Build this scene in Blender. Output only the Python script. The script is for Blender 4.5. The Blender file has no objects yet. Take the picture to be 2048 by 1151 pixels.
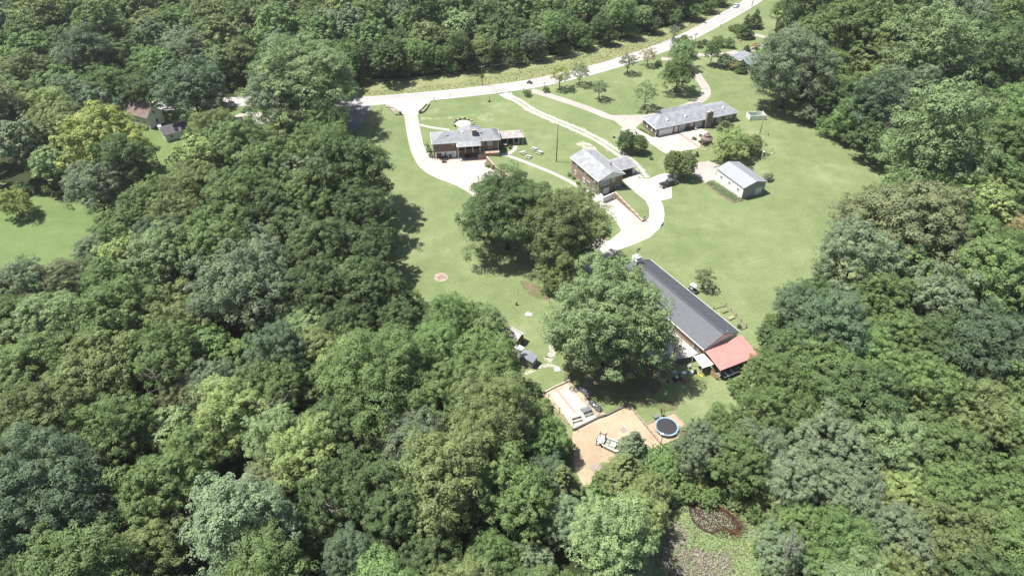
import bpy, bmesh, math, random
import numpy as np
from mathutils import Vector, Matrix, geometry
R=math.radians
sc=bpy.context.scene; C=sc.collection
# ---------------- camera, sky, sun, exposure ----------------
FPX=1366.0; PITCH=R(40); CAMH=105.0
cd=bpy.data.cameras.new('camera'); cam=bpy.data.objects.new('camera',cd); C.objects.link(cam)
cd.sensor_width=36; cd.lens=36*FPX/2048; cd.clip_end=3000; cd.clip_start=1
cam.location=(0,0,CAMH); cam.rotation_euler=(R(90)-PITCH,0,0); sc.camera=cam
SUN_EL=R(66); SUN_AZ=R(180-6)          # direction TO the sun in the xy plane, from +X counter-clockwise
sdir=Vector((math.cos(SUN_EL)*math.cos(SUN_AZ),math.cos(SUN_EL)*math.sin(SUN_AZ),math.sin(SUN_EL)))
w=bpy.data.worlds.new('World'); sc.world=w; w.use_nodes=True
nt=w.node_tree; bg=nt.nodes['Background']; sky=nt.nodes.new('ShaderNodeTexSky')
sky.sky_type='NISHITA'; sky.sun_disc=False; sky.sun_elevation=SUN_EL; sky.sun_rotation=math.atan2(sdir.x,sdir.y)
sky.dust_density=2.0; sky.altitude=200
nt.links.new(sky.outputs[0],bg.inputs[0]); bg.inputs[1].default_value=0.075
sl=bpy.data.lights.new('sun','SUN'); so=bpy.data.objects.new('sun',sl); C.objects.link(so)
sl.energy=4.7; sl.angle=R(0.55); sl.color=(1,0.96,0.9); so.location=(0,0,200)
so.rotation_euler=sdir.to_track_quat('Z','Y').to_euler()
sc.view_settings.view_transform='Standard'; sc.view_settings.look='None'; sc.view_settings.gamma=1
sc.view_settings.exposure=0.95

# ---------------- measuring: photo pixel -> point in the world ----------------
def P(u,v,z=0.0):
    a=(u-1024)/FPX; b=(575.5-v)/FPX
    dy=math.cos(PITCH)+b*math.sin(PITCH); dz=-math.sin(PITCH)+b*math.cos(PITCH)
    t=(z-CAMH)/dz
    return Vector((a*t,dy*t,z))
def depth(p): return p.y*math.cos(PITCH)-(p.z-CAMH)*math.sin(PITCH)
def Qp(p):
    de=depth(p); up=p.y*math.sin(PITCH)+(p.z-CAMH)*math.cos(PITCH)
    return (1024+FPX*p.x/de, 575.5-FPX*up/de)
def z1(x,y,z=0): return P(680+x/4.605,150+y/4.605,z)
def z2(x,y,z=0): return P(1080+x/3.836,150+y/3.836,z)
def z3(x,y,z=0): return P(1080+x/4.096,y/4.096,z)
def z4(x,y,z=0): return P(1180+x/3.596,380+y/3.596,z)
def z5(x,y,z=0): return P(1240+x/3.8375,600+y/3.8375,z)
def z6(x,y,z=0): return P(960+x/4.4286,600+y/4.4286,z)
def z7(x,y,z=0): return P(1060+x/4.428,740+y/4.428,z)
def z8(x,y,z=0): return P(1250+x/4.585,900+y/4.585,z)
def p2(x,y,z=0): return P(1120+x/7.194,290+y/7.194,z)
def p3(x,y,z=0): return P(1260+x/8.855,190+y/8.855,z)
def p4(x,y,z=0): return P(1290+x/6.396,600+y/6.396,z)

# ---------------- materials ----------------
MATS={}
def newmat(name):
    m=bpy.data.materials.new(name); m.use_nodes=True
    return m,m.node_tree,m.node_tree.nodes['Principled BSDF']
def mat(name,col,rough=0.7,spec=0.3,metal=0.0,var=0.12,scale=1.5,bump=0.0,col2=None,stretch=None):
    """plain surface with soft procedural variation"""
    if name in MATS: return MATS[name]
    m,t,b=newmat(name); N=t.nodes; L=t.links
    tc=N.new('ShaderNodeTexCoord'); no=N.new('ShaderNodeTexNoise'); no.inputs['Scale'].default_value=scale; no.inputs['Detail'].default_value=6
    src=tc.outputs['Object']
    if stretch:
        mp=N.new('ShaderNodeMapping'); mp.inputs['Scale'].default_value=stretch; L.new(src,mp.inputs[0]); src=mp.outputs[0]
    L.new(src,no.inputs['Vector'])
    cr=N.new('ShaderNodeValToRGB'); cr.color_ramp.elements[0].position=.3; cr.color_ramp.elements[1].position=.7
    c2=col2 or tuple(min(1,c*(1+var)) for c in col); c1=tuple(c*(1-var) for c in col) if not col2 else col
    cr.color_ramp.elements[0].color=(*c1,1); cr.color_ramp.elements[1].color=(*c2,1)
    L.new(no.outputs['Fac'],cr.inputs[0]); L.new(cr.outputs[0],b.inputs['Base Color'])
    b.inputs['Roughness'].default_value=rough; b.inputs['Specular IOR Level'].default_value=spec; b.inputs['Metallic'].default_value=metal
    if bump:
        bp=N.new('ShaderNodeBump'); bp.inputs['Strength'].default_value=bump; bp.inputs['Distance'].default_value=.05
        L.new(no.outputs['Fac'],bp.inputs['Height']); L.new(bp.outputs[0],b.inputs['Normal'])
    MATS[name]=m; return m
def brickmat(name,c1,c2,mortar):
    if name in MATS: return MATS[name]
    m,t,b=newmat(name); N=t.nodes; L=t.links
    tc=N.new('ShaderNodeTexCoord'); sp=N.new('ShaderNodeSeparateXYZ'); L.new(tc.outputs['Object'],sp.inputs[0])
    ad=N.new('ShaderNodeMath'); ad.operation='ADD'; L.new(sp.outputs[0],ad.inputs[0]); L.new(sp.outputs[1],ad.inputs[1])
    cb=N.new('ShaderNodeCombineXYZ'); L.new(ad.outputs[0],cb.inputs[0]); L.new(sp.outputs[2],cb.inputs[1])
    br=N.new('ShaderNodeTexBrick'); L.new(cb.outputs[0],br.inputs['Vector']); br.inputs['Scale'].default_value=1
    br.inputs['Brick Width'].default_value=.30; br.inputs['Row Height'].default_value=.11; br.inputs['Mortar Size'].default_value=.012
    br.inputs['Color1'].default_value=(*c1,1); br.inputs['Color2'].default_value=(*c2,1); br.inputs['Mortar'].default_value=(*mortar,1)
    no=N.new('ShaderNodeTexNoise'); no.inputs['Scale'].default_value=.9; no.inputs['Detail'].default_value=5; L.new(tc.outputs['Object'],no.inputs['Vector'])
    mx=N.new('ShaderNodeMix'); mx.data_type='RGBA'; mx.blend_type='MULTIPLY'; mx.inputs[0].default_value=.35
    L.new(br.outputs['Color'],mx.inputs[6]); L.new(no.outputs['Color'],mx.inputs[7]); L.new(mx.outputs[2],b.inputs['Base Color'])
    b.inputs['Roughness'].default_value=.85
    MATS[name]=m; return m
def shingle(name,c1,c2,row=.18,sc_=1.0):
    if name in MATS: return MATS[name]
    m,t,b=newmat(name); N=t.nodes; L=t.links
    tc=N.new('ShaderNodeTexCoord')
    br=N.new('ShaderNodeTexBrick'); L.new(tc.outputs['Object'],br.inputs['Vector']); br.inputs['Scale'].default_value=sc_
    br.inputs['Brick Width'].default_value=.45; br.inputs['Row Height'].default_value=row; br.inputs['Mortar Size'].default_value=.015; br.inputs['Bias'].default_value=0
    br.inputs['Color1'].default_value=(*c1,1); br.inputs['Color2'].default_value=(*c2,1); br.inputs['Mortar'].default_value=(*[c*.55 for c in c1],1)
    no=N.new('ShaderNodeTexNoise'); no.inputs['Scale'].default_value=.7; no.inputs['Detail'].default_value=8; L.new(tc.outputs['Object'],no.inputs['Vector'])
    cr=N.new('ShaderNodeValToRGB'); cr.color_ramp.elements[0].color=(.72,.72,.74,1); cr.color_ramp.elements[0].position=.35; cr.color_ramp.elements[1].color=(1,1,1,1); cr.color_ramp.elements[1].position=.65
    L.new(no.outputs['Fac'],cr.inputs[0])
    mx=N.new('ShaderNodeMix'); mx.data_type='RGBA'; mx.blend_type='MULTIPLY'; mx.inputs[0].default_value=1
    L.new(br.outputs['Color'],mx.inputs[6]); L.new(cr.outputs[0],mx.inputs[7]); L.new(mx.outputs[2],b.inputs['Base Color'])
    b.inputs['Roughness'].default_value=.8
    MATS[name]=m; return m
def groundmat(name,cols,scales=(.035,.35,3.0),weights=(.45,.3,.25),patch=None,patch_amt=.0,stripe=None,fine=9.0,joints=False,ramp=(.36,.64)):
    """cols: dark, mid, light. world-position noise of several sizes; optional dry patches and mowing stripes"""
    m,t,b=newmat(name); N=t.nodes; L=t.links
    g=N.new('ShaderNodeNewGeometry'); acc=None
    for s,wt in zip(scales,weights):
        no=N.new('ShaderNodeTexNoise'); no.inputs['Scale'].default_value=s; no.inputs['Detail'].default_value=4; no.inputs['Roughness'].default_value=.6
        L.new(g.outputs['Position'],no.inputs['Vector'])
        mu=N.new('ShaderNodeMath'); mu.operation='MULTIPLY'; mu.inputs[1].default_value=wt; L.new(no.outputs['Fac'],mu.inputs[0])
        if acc is None: acc=mu.outputs[0]
        else:
            a=N.new('ShaderNodeMath'); a.operation='ADD'; L.new(acc,a.inputs[0]); L.new(mu.outputs[0],a.inputs[1]); acc=a.outputs[0]
    if stripe:
        mp=N.new('ShaderNodeMapping'); mp.inputs['Rotation'].default_value=(0,0,R(stripe[0])); L.new(g.outputs['Position'],mp.inputs[0])
        wv=N.new('ShaderNodeTexWave'); wv.inputs['Scale'].default_value=stripe[1]; wv.inputs['Distortion'].default_value=3.0; wv.inputs['Detail'].default_value=2; L.new(mp.outputs[0],wv.inputs['Vector'])
        mu=N.new('ShaderNodeMath'); mu.operation='MULTIPLY_ADD'; mu.inputs[1].default_value=stripe[2]; L.new(wv.outputs['Fac'],mu.inputs[0]); L.new(acc,mu.inputs[2]); acc=mu.outputs[0]
    cr=N.new('ShaderNodeValToRGB'); e=cr.color_ramp.elements
    e[0].position=ramp[0]; e[0].color=(*cols[0],1); e[1].position=ramp[1]; e[1].color=(*cols[2],1)
    k=e.new(sum(ramp)/2); k.color=(*cols[1],1); L.new(acc,cr.inputs[0]); out=cr.outputs[0]
    if patch:
        no=N.new('ShaderNodeTexNoise'); no.inputs['Scale'].default_value=patch[1]; no.inputs['Detail'].default_value=7; no.inputs['Roughness'].default_value=.65
        L.new(g.outputs['Position'],no.inputs['Vector'])
        r2=N.new('ShaderNodeValToRGB'); r2.color_ramp.elements[0].position=patch[2]; r2.color_ramp.elements[1].position=patch[2]+.12
        L.new(no.outputs['Fac'],r2.inputs[0])
        mu=N.new('ShaderNodeMath'); mu.operation='MULTIPLY'; mu.inputs[1].default_value=patch[3]; L.new(r2.outputs[0],mu.inputs[0])
        mx=N.new('ShaderNodeMix'); mx.data_type='RGBA'; L.new(mu.outputs[0],mx.inputs[0]); L.new(out,mx.inputs[6]); mx.inputs[7].default_value=(*patch[0],1); out=mx.outputs[2]
    if joints:
        mp=N.new('ShaderNodeMapping'); mp.inputs['Rotation'].default_value=(0,0,R(28)); L.new(g.outputs['Position'],mp.inputs[0])
        bk=N.new('ShaderNodeTexBrick'); bk.offset=0; bk.inputs['Scale'].default_value=1; bk.inputs['Brick Width'].default_value=4.2; bk.inputs['Row Height'].default_value=4.2; bk.inputs['Mortar Size'].default_value=.05
        bk.inputs['Color1'].default_value=(1,1,1,1); bk.inputs['Color2'].default_value=(.93,.93,.92,1); bk.inputs['Mortar'].default_value=(.82,.80,.78,1); L.new(mp.outputs[0],bk.inputs['Vector'])
        mx=N.new('ShaderNodeMix'); mx.data_type='RGBA'; mx.blend_type='MULTIPLY'; mx.inputs[0].default_value=1; L.new(out,mx.inputs[6]); L.new(bk.outputs['Color'],mx.inputs[7]); out=mx.outputs[2]
    L.new(out,b.inputs['Base Color']); b.inputs['Roughness'].default_value=.95; b.inputs['Specular IOR Level'].default_value=.1
    nb=N.new('ShaderNodeTexNoise'); nb.inputs['Scale'].default_value=fine; nb.inputs['Detail'].default_value=3; L.new(g.outputs['Position'],nb.inputs['Vector'])
    bp=N.new('ShaderNodeBump'); bp.inputs['Strength'].default_value=.5; bp.inputs['Distance'].default_value=.06; L.new(nb.outputs['Fac'],bp.inputs['Height']); L.new(bp.outputs[0],b.inputs['Normal'])
    return m
M=dict(
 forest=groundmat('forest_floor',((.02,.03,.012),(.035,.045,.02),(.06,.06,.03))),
 lawn=groundmat('lawn_grass',((.112,.148,.062),(.160,.202,.090),(.220,.254,.132)),ramp=(.38,.68),scales=(.035,.22,1.7),weights=(.36,.30,.34),patch=((.28,.28,.17),.07,.57,.35),stripe=(65,.3,.03)),
 leftlawn=groundmat('left_lawn_grass',((.092,.138,.048),(.124,.174,.064),(.162,.210,.086)),ramp=(.38,.68),weights=(.36,.3,.34),scales=(.035,.22,1.7),stripe=(20,.5,.05)),
 field=groundmat('field_grass',((.15,.175,.075),(.205,.225,.105),(.27,.28,.15)),scales=(.12,.6,4),patch=((.3,.24,.15),.25,.6,.4)),
 concrete=groundmat('concrete',((.37,.345,.30),(.435,.405,.36),(.49,.46,.415)),scales=(.1,.8,5),joints=True,patch=((.30,.26,.22),.12,.62,.5)),
 greyconcrete=groundmat('worn_concrete',((.29,.26,.235),(.35,.32,.29),(.41,.38,.35)),scales=(.15,.8,5)),
 road=groundmat('road_asphalt',((.30,.29,.285),(.345,.335,.33),(.39,.38,.375)),scales=(.1,.7,6)),
 oldasphalt=groundmat('old_asphalt',((.17,.16,.16),(.22,.21,.21),(.28,.27,.26)),scales=(.2,.8,6)),
 gravel=groundmat('gravel',((.30,.28,.22),(.40,.375,.32),(.52,.49,.44)),scales=(.3,1.2,7),weights=(.3,.4,.3),patch=((.17,.21,.09),.7,.46,.9)),
 track=groundmat('wheel_track',((.36,.33,.28),(.47,.44,.39),(.55,.52,.47)),scales=(.3,1.2,7),patch=((.22,.25,.13),.8,.58,.8)),
 stones=groundmat('stepping_stones',((.34,.31,.26),(.44,.41,.36),(.52,.49,.44)),scales=(.8,2,7),patch=((.16,.19,.08),1.6,.45,.95)),
 sand=groundmat('sand_mulch',((.30,.225,.155),(.39,.30,.21),(.49,.39,.28)),scales=(.1,.6,5),patch=((.24,.22,.12),.3,.55,.7),fine=4),
 dirt=groundmat('litter_and_shade',((.10,.08,.05),(.16,.13,.085),(.25,.21,.15)),scales=(.3,1.0,5),patch=((.10,.135,.05),.35,.43,.9)),
 baresoil=groundmat('bare_soil',((.24,.25,.14),(.29,.295,.18),(.38,.365,.26)),scales=(.3,1.0,5),patch=((.158,.205,.09),.35,.40,.97)),
 marsh=groundmat('marsh',((.13,.16,.07),(.18,.22,.10),(.25,.27,.15)),scales=(.25,1.0,5),patch=((.17,.13,.12),.22,.5,.85)),
)
brick=brickmat('brown_brick',(.165,.105,.08),(.22,.145,.115),(.30,.26,.23))
brick2=brickmat('red_brick',(.24,.15,.115),(.31,.20,.16),(.38,.33,.29))
brickB=brickmat('barn_brick',(.33,.22,.15),(.42,.30,.21),(.5,.43,.35))
white=mat('white_paint',(.78,.78,.77),.5,var=.04); offw=mat('off_white',(.62,.61,.58),.6,var=.08)
greysid=mat('grey_siding',(.27,.27,.30),.6,var=.06,scale=2); palesid=mat('pale_siding',(.55,.56,.60),.6,var=.05)
glass=mat('window_glass',(.06,.08,.10),.08,.6,var=.3); curtain=mat('curtained_glass',(.26,.31,.34),.25,.5,var=.2)
wood=mat('weathered_wood',(.36,.26,.18),.8,var=.25,scale=3,stretch=(1,1,8)); darkwood=mat('dark_wood',(.10,.07,.05),.8,var=.3,scale=3)
polewood=mat('pole_wood',(.17,.12,.09),.85,var=.25,scale=3); timber=mat('old_timber',(.27,.22,.17),.85,var=.3,scale=2)
dark=mat('dark_metal',(.03,.032,.036),.45,.5,var=.3); black=mat('black_rubber',(.015,.015,.017),.7,var=.2)
steel=mat('grey_steel',(.35,.36,.38),.35,.5,metal=.4); galv=mat('galvanised',(.5,.5,.5),.4,.5)
stone=mat('field_stone',(.38,.34,.30),.9,var=.35,scale=1.5,bump=.5)

# ---------------- objects ----------------
def setp(o,label=None,cat=None,group=None,kind=None):
    if label: o['label']=label
    if cat: o['category']=cat
    if group: o['group']=group
    if kind: o['kind']=kind
    return o
def thing(name,label,cat,loc=(0,0,0),rot=0,group=None):
    o=bpy.data.objects.new(name,None); C.objects.link(o); o.location=loc; o.rotation_euler=(0,0,R(rot)); o.empty_display_size=.3
    return setp(o,label,cat,group)
class MB:
    def __init__(s): s.bm=bmesh.new()
    def box(s,x0,x1,y0,y1,z0,z1,rot=0,c=None):
        vs=[s.bm.verts.new((x,y,z)) for z in (z0,z1) for x,y in ((x0,y0),(x1,y0),(x1,y1),(x0,y1))]
        if rot:
            cx,cy=c or ((x0+x1)/2,(y0+y1)/2); bmesh.ops.rotate(s.bm,verts=vs,cent=(cx,cy,0),matrix=Matrix.Rotation(R(rot),3,'Z'))
        for f in ((3,2,1,0),(4,5,6,7),(0,1,5,4),(1,2,6,5),(2,3,7,6),(3,0,4,7)): s.bm.faces.new([vs[i] for i in f])
        return s
    def poly(s,pts):
        s.bm.faces.new([s.bm.verts.new(p) for p in pts]); return s
    def prism(s,pts,z0,z1=None,ax='z'):
        """extrude closed outline; ax x: pts are (y,z) from x=z0..z1; ax y: pts (x,z)"""
        f={'z':lambda p,t:(p[0],p[1],t),'x':lambda p,t:(t,p[0],p[1]),'y':lambda p,t:(p[0],t,p[1])}[ax]
        a=[s.bm.verts.new(f(p,z0)) for p in pts]; b=[s.bm.verts.new(f(p,z1)) for p in pts]; n=len(pts)
        fs=[s.bm.faces.new(a[::-1]),s.bm.faces.new(b)]
        for i in range(n): fs.append(s.bm.faces.new((a[i],a[(i+1)%n],b[(i+1)%n],b[i])))
        bmesh.ops.recalc_face_normals(s.bm,faces=fs); return s
    def tube(s,p,q,r,r2=None,n=8):
        p=Vector(p);q=Vector(q);r2=r if r2 is None else r2; d=(q-p).normalized()
        t=d.cross(Vector((0,0,1))) if abs(d.z)<.95 else d.cross(Vector((1,0,0)))
        t.normalize(); u=d.cross(t)
        A=[s.bm.verts.new(p+(t*math.cos(a)+u*math.sin(a))*r) for a in [2*math.pi*i/n for i in range(n)]]
        B=[s.bm.verts.new(q+(t*math.cos(a)+u*math.sin(a))*r2) for a in [2*math.pi*i/n for i in range(n)]]
        fs=[s.bm.faces.new((A[i],A[(i+1)%n],B[(i+1)%n],B[i])) for i in range(n)]+[s.bm.faces.new(A[::-1]),s.bm.faces.new(B)]
        bmesh.ops.recalc_face_normals(s.bm,faces=fs); return s
    def lathe(s,prof,n=24,c=(0,0)):
        rings=[[s.bm.verts.new((c[0]+r*math.cos(2*math.pi*i/n),c[1]+r*math.sin(2*math.pi*i/n),z)) for i in range(n)] for r,z in prof]
        for A,B in zip(rings,rings[1:]):
            for i in range(n): s.bm.faces.new((A[i],A[(i+1)%n],B[(i+1)%n],B[i]))
        s.bm.faces.new(rings[0][::-1]); s.bm.faces.new(rings[-1]); return s
    def blob(s,c,r,sub=2,jit=.15,sq=1,seed=0):
        rr=random.Random(seed); o=bmesh.ops.create_icosphere(s.bm,subdivisions=sub,radius=1)
        for v in o['verts']:
            k=1+rr.uniform(-jit,jit); v.co=Vector((v.co.x*r*k,v.co.y*r*k,v.co.z*r*k*sq))+Vector(c)
        return s
    def build(s,name,m,parent=None,smooth=False,bevel=0,loc=None):
        me=bpy.data.meshes.new(name); s.bm.normal_update(); s.bm.to_mesh(me); s.bm.free(); o=bpy.data.objects.new(name,me); C.objects.link(o)
        me.materials.append(m)
        if parent: o.parent=parent
        if loc is not None: o.location=loc
        if smooth:
            for p in me.polygons: p.use_smooth=True
        if bevel:
            b=o.modifiers.new('bevel','BEVEL'); b.width=bevel; b.segments=2; b.limit_method='ANGLE'
        return o
def haze(dens):
    o=MB().box(-420,420,-60,420,-1,112).build('haze',None); o['kind']='stuff'
    m=bpy.data.materials.new('haze_air'); m.use_nodes=True; t=m.node_tree; t.nodes.remove(t.nodes['Principled BSDF']); v=t.nodes.new('ShaderNodeVolumePrincipled')
    v.inputs['Color'].default_value=(.86,.90,.92,1); v.inputs['Density'].default_value=dens; v.inputs['Anisotropy'].default_value=.3; t.links.new(v.outputs[0],t.nodes['Material Output'].inputs['Volume']); o.data.materials[0]=m
def sheet(name,pts,z,m,kind='structure'):
    vs=[Vector((p[0],p[1],z)) for p in pts]
    tr=geometry.tessellate_polygon([vs]); me=bpy.data.meshes.new(name)
    def up(t):
        a,b,c=(vs[i] for i in t); return t if (b-a).cross(c-a).z>0 else (t[0],t[2],t[1])
    me.from_pydata([tuple(v) for v in vs],[],[up(t) for t in tr]); me.materials.append(m)
    o=bpy.data.objects.new(name,me); C.objects.link(o)
    if kind: o['kind']=kind
    return o
def smooth(pts,n=6,closed=False):
    out=[]; L=len(pts); pts=[Vector((p[0],p[1])) for p in pts]
    rng=range(L) if closed else range(L-1)
    for i in rng:
        g=(lambda k:pts[k%L]) if closed else (lambda k:pts[max(0,min(L-1,k))])
        a,b,c,d=g(i-1),g(i),g(i+1),g(i+2)
        for j in range(n):
            t=j/n; out.append(.5*((2*b)+(c-a)*t+(2*a-5*b+4*c-d)*t*t+(3*b-a-3*c+d)*t**3))
    if not closed: out.append(pts[-1])
    return out
def offs(pts,d):
    out=[]
    for i,p in enumerate(pts):
        t=(pts[min(i+1,len(pts)-1)]-pts[max(i-1,0)]).normalized(); out.append(p+Vector((-t.y,t.x))*d)
    return out
def strip(name,ctr,wd,z,m,off=0,kind='structure',sm=6,jit=0):
    c=smooth(ctr,sm) if sm else [Vector((p[0],p[1])) for p in ctr]
    A=offs(c,off+wd/2);B=offs(c,off-wd/2); rr=random.Random(3)
    vs=[(p.x+rr.uniform(-jit,jit),p.y+rr.uniform(-jit,jit),z) for p in A+B]; n=len(c)
    me=bpy.data.meshes.new(name); me.from_pydata(vs,[],[(n+i,n+i+1,i+1,i) for i in range(n-1)]); me.materials.append(m)
    o=bpy.data.objects.new(name,me); C.objects.link(o)
    if kind: o['kind']=kind
    return o
def dup(root,loc,rot=None,label=None,group=None,scale=None):
    r=root.copy(); C.objects.link(r); r.location=loc
    if rot is not None: r.rotation_euler=(0,0,R(rot))
    if scale: r.scale=scale
    if label: r['label']=label
    if group: r['group']=group
    for ch in list(root.children):
        c=ch.copy(); C.objects.link(c); c.parent=r
        for g in list(ch.children):
            d=g.copy(); C.objects.link(d); d.parent=c
    return r

# ---------------- the land ----------------
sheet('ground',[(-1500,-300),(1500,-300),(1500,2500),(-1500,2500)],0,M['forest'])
def px(l,n=0,closed=True):
    p=[P(u,v) for u,v in l]; return smooth(p,n,closed) if n else p
lawnpx=[(640,215),(700,202),(850,190),(1000,172),(1200,132),(1350,80),(1430,30),(1480,-20),(1560,-25),(1550,60),(1570,140),(1600,215),(1700,270),(1800,330),(1840,420),(1760,480),(1720,560),(1680,650),(1640,740),(1560,800),(1480,860),(1430,900),(1330,960),(1180,1010),(1100,960),(1080,860),(1020,790),(960,740),(850,690),(760,600),(720,480),(690,380),(650,300)]
sheet('lawn',px(lawnpx,4),.02,M['lawn'])
sheet('left_lawn',px([(-260,365),(60,370),(250,385),(300,430),(260,500),(200,560),(60,580),(-300,570)],4),.02,M['leftlawn'])
sheet('yard_lawn',px([(120,300),(250,200),(440,208),(640,214),(660,300),(560,350),(420,380),(250,388),(100,372)],3),.012,M['leftlawn'])
sheet('roadside_field',px([(640,200),(740,196),(900,186),(1050,168),(1200,134),(1330,92),(1400,55),(1440,25),(1440,8),(1400,25),(1330,55),(1240,78),(1100,112),(960,138),(820,155),(700,165)],4),.032,M['field'])
sheet('marsh',px([(1290,960),(1400,965),(1500,1000),(1560,1060),(1580,1200),(1280,1200),(1300,1080)],4),.02,M['marsh'])
# road
rc=[P(u,v) for u,v in ((-200,232),(100,222),(330,212),(480,203),(600,204),(715,203.5),(850,193),(950,183),(1050,170),(1120,156),(1200,136),(1280,111),(1350,85),(1400,61),(1450,34),(1492,10),(1535,-18),(1600,-60))]
strip('road',rc,7.6,.06,M['road'])
yl=mat('yellow_line',(.50,.42,.28),.8,var=.1); wl=mat('white_line',(.62,.61,.59),.8,var=.08)
for o_ in (-.16,.16): strip('road_marking',rc,.12,.066,yl,off=o_)
for o_ in (-3.35,3.35): strip('road_marking',rc,.12,.066,wl,off=o_)
# driveway of the first brick house
d1=[(425,292),(520,332),(590,368),(600,430),(612,520),(632,620),(655,705),(690,785),(735,850),(800,905),(900,955),(1000,990),(1080,1022),(1160,1068),(1240,1122),(1300,1180),(1420,1200),(1560,1150),(1600,1000),(1560,860),(1430,878),(1350,846),(1350,782),(1290,745),(1100,740),(880,770),(845,768),(800,722),(770,645),(745,540),(728,440),(714,370),(730,340),(790,285),(840,235),(600,250),(430,262)]
sheet('driveway',[z1(x,y) for x,y in d1],.05,M['concrete'])
sheet('brick_apron',[z1(*p) for p in ((868,772),(1340,776),(1345,790),(1130,808),(870,796))],.058,mat('pink_paving',(.42,.33,.28),.8,var=.1,scale=.6))
sheet('side_driveway',[P(u,v) for u,v in ((712,203),(752,205),(716,258),(690,268),(640,330),(610,330),(670,255))],.05,M['oldasphalt'])
strip('drainage_ditch',[z1(*p) for p in ((385,300),(370,380),(320,500),(290,600),(255,690))],.8,.045,M['dirt'],jit=.15)
# loop drive of the middle house
d2=[p2(*p) for p in ((905,500),(1085,425),(1170,480),(1240,490),(1300,478),(1425,425),(1515,396))]
d2+= [z2(*p) for p in ((900,775),(960,752),(1060,770),(1010,860),(1012,945),(925,965),(945,1000),(956,1070),(945,1151))]
d2+= [z4(*p) for p in ((535,215),(500,275),(430,342),(350,378),(205,432),(130,500),(60,560),(20,600),(-60,560),(-60,420),(60,330),(140,366),(226,292),(170,200),(110,150),(45,85),(-30,40))]
d2+= [p2(*p) for p in ((500,745),(560,745),(620,840),(765,765),(790,760),(1180,1105),(1240,1095),(1285,1030),(1280,900),(1230,800),(1080,680),(975,580),(905,520))]
sheet('driveway',d2,.05,M['concrete'])
gt=[z1(1500,175),z1(1640,240),z1(1780,330)]+[z2(*p) for p in ((110,345),(300,425),(450,500),(560,570),(650,630),(740,710),(800,790))]
strip('track_verge',gt,4.2,.041,M['baresoil'],jit=.35,sm=10)
for o_ in (-.95,.95): strip('gravel_track',gt,1.15,.05,M['track'],off=o_,jit=.16,sm=14)
sheet('track_mouth',[z1(1455,180),z1(1580,165),z1(1600,210),z1(1560,235)],.052,M['track'])
sheet('gravel_patch',[z2(*p) for p in ((270,530),(330,505),(420,545),(440,575),(400,592),(350,570))],.04,M['gravel'])
# long house: patio, drive, turning circle
sheet('driveway',[p3(*p) for p in ((100,600),(135,600),(400,740),(500,742),(830,672),(1235,935),(1000,985),(840,1000),(700,1010),(640,1040),(560,1000),(420,900),(310,830),(130,660))],.05,M['concrete'])
sheet('patio',[p3(*p) for p in ((862,668),(1230,590),(1390,660),(1300,730),(1240,930)) ],.2,M['concrete'])
strip('patio_step',[p3(*p) for p in ((850,672),(1237,936))],.5,.13,mat('step_brick',(.36,.24,.18),.8),sm=0)
circ=[z2(*p) for p in ((-70,118),(0,138),(200,200),(400,270),(540,325),(680,345),(850,318),(1000,280),(1180,218),(1262,165),(1270,105),(1230,40),(1195,-10),(1160,-60),(1120,-100),(1000,-120),(930,-125)) ]
strip('circular_drive',circ,3.4,.05,M['greyconcrete'])
sheet('circular_drive',[z2(*p) for p in ((520,310),(850,305),(740,400),(720,455),(700,480),(640,410))],.055,M['greyconcrete'])
strip('side_driveway',[z2(*p) for p in ((640,405),(700,450),(745,440),(800,475),(850,500))],2.6,.046,M['greyconcrete'])
sheet('shed_apron',[z2(*p) for p in ((1120,700),(1180,675),(1290,660),(1380,690),(1350,745),(1345,800),(1270,830),(1190,770))],.05,M['greyconcrete'])
strip('driveway',[P(1372,107),P(1410,110),P(1450,108),P(1475,103)],3,.05,M['greyconcrete'])
strip('driveway',[P(1498,68),P(1520,72),P(1545,80)],3,.05,M['greyconcrete'])
strip('driveway',[P(1540,88),P(1515,95),P(1495,103)],3,.05,M['greyconcrete'])
sheet('side_driveway',px([(470,232),(500,225),(545,230),(530,248),(480,250)],3),.05,M['greyconcrete'])
# walks
strip('walkway',[z1(730,458),z1(850,485),z1(1010,508)],1.3,.05,M['concrete'])
strip('walkway',[z1(1612,648),z1(1610,680),z1(1560,720),z1(1520,738)],1.3,.05,M['concrete'])
strip('walkway',[z1(1440,735),z1(1530,740),z1(1700,800),z1(1934,893),P(1138,362),P(1165,378),P(1195,392)],1.3,.052,M['concrete'])
strip('stone_path',[z6(*p) for p in ((665,360),(640,440),(620,500),(600,540))],1.7,.045,M['stones'],jit=.3)
strip('stone_path',[z6(*p) for p in ((405,655),(470,620),(560,580),(640,580),(690,610))],.9,.045,M['stones'],jit=.15)
sheet('bare_ground',[z1(*p) for p in ((740,385),(860,395),(1080,375),(1230,362),(1260,380),(1120,395),(900,412),(790,418),(745,425))],.04,M['baresoil'])
sheet('bare_ground',px([(955,232),(975,226),(990,232),(985,243),(960,245)],3),.04,M['baresoil'])
sheet('bare_ground',px([(1690,470),(1720,440),(1715,410),(1700,420),(1686,450),(1668,510),(1660,560),(1676,560)],3),.04,M['baresoil'])
sheet('litter_and_shade',px([(1150,700),(1230,680),(1330,735),(1300,800),(1258,815),(1190,800),(1130,770)],4),.04,M['dirt'])  # litter patch, its dark green brown also stands for shade under the maple
sheet('litter_and_shade',px([(1310,810),(1330,800),(1355,805),(1352,818),(1325,822)],3),.042,M['dirt'])
sheet('litter_and_shade',px([(1040,560),(1085,575),(1100,600),(1060,590)],3),.04,M['dirt'])
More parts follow.
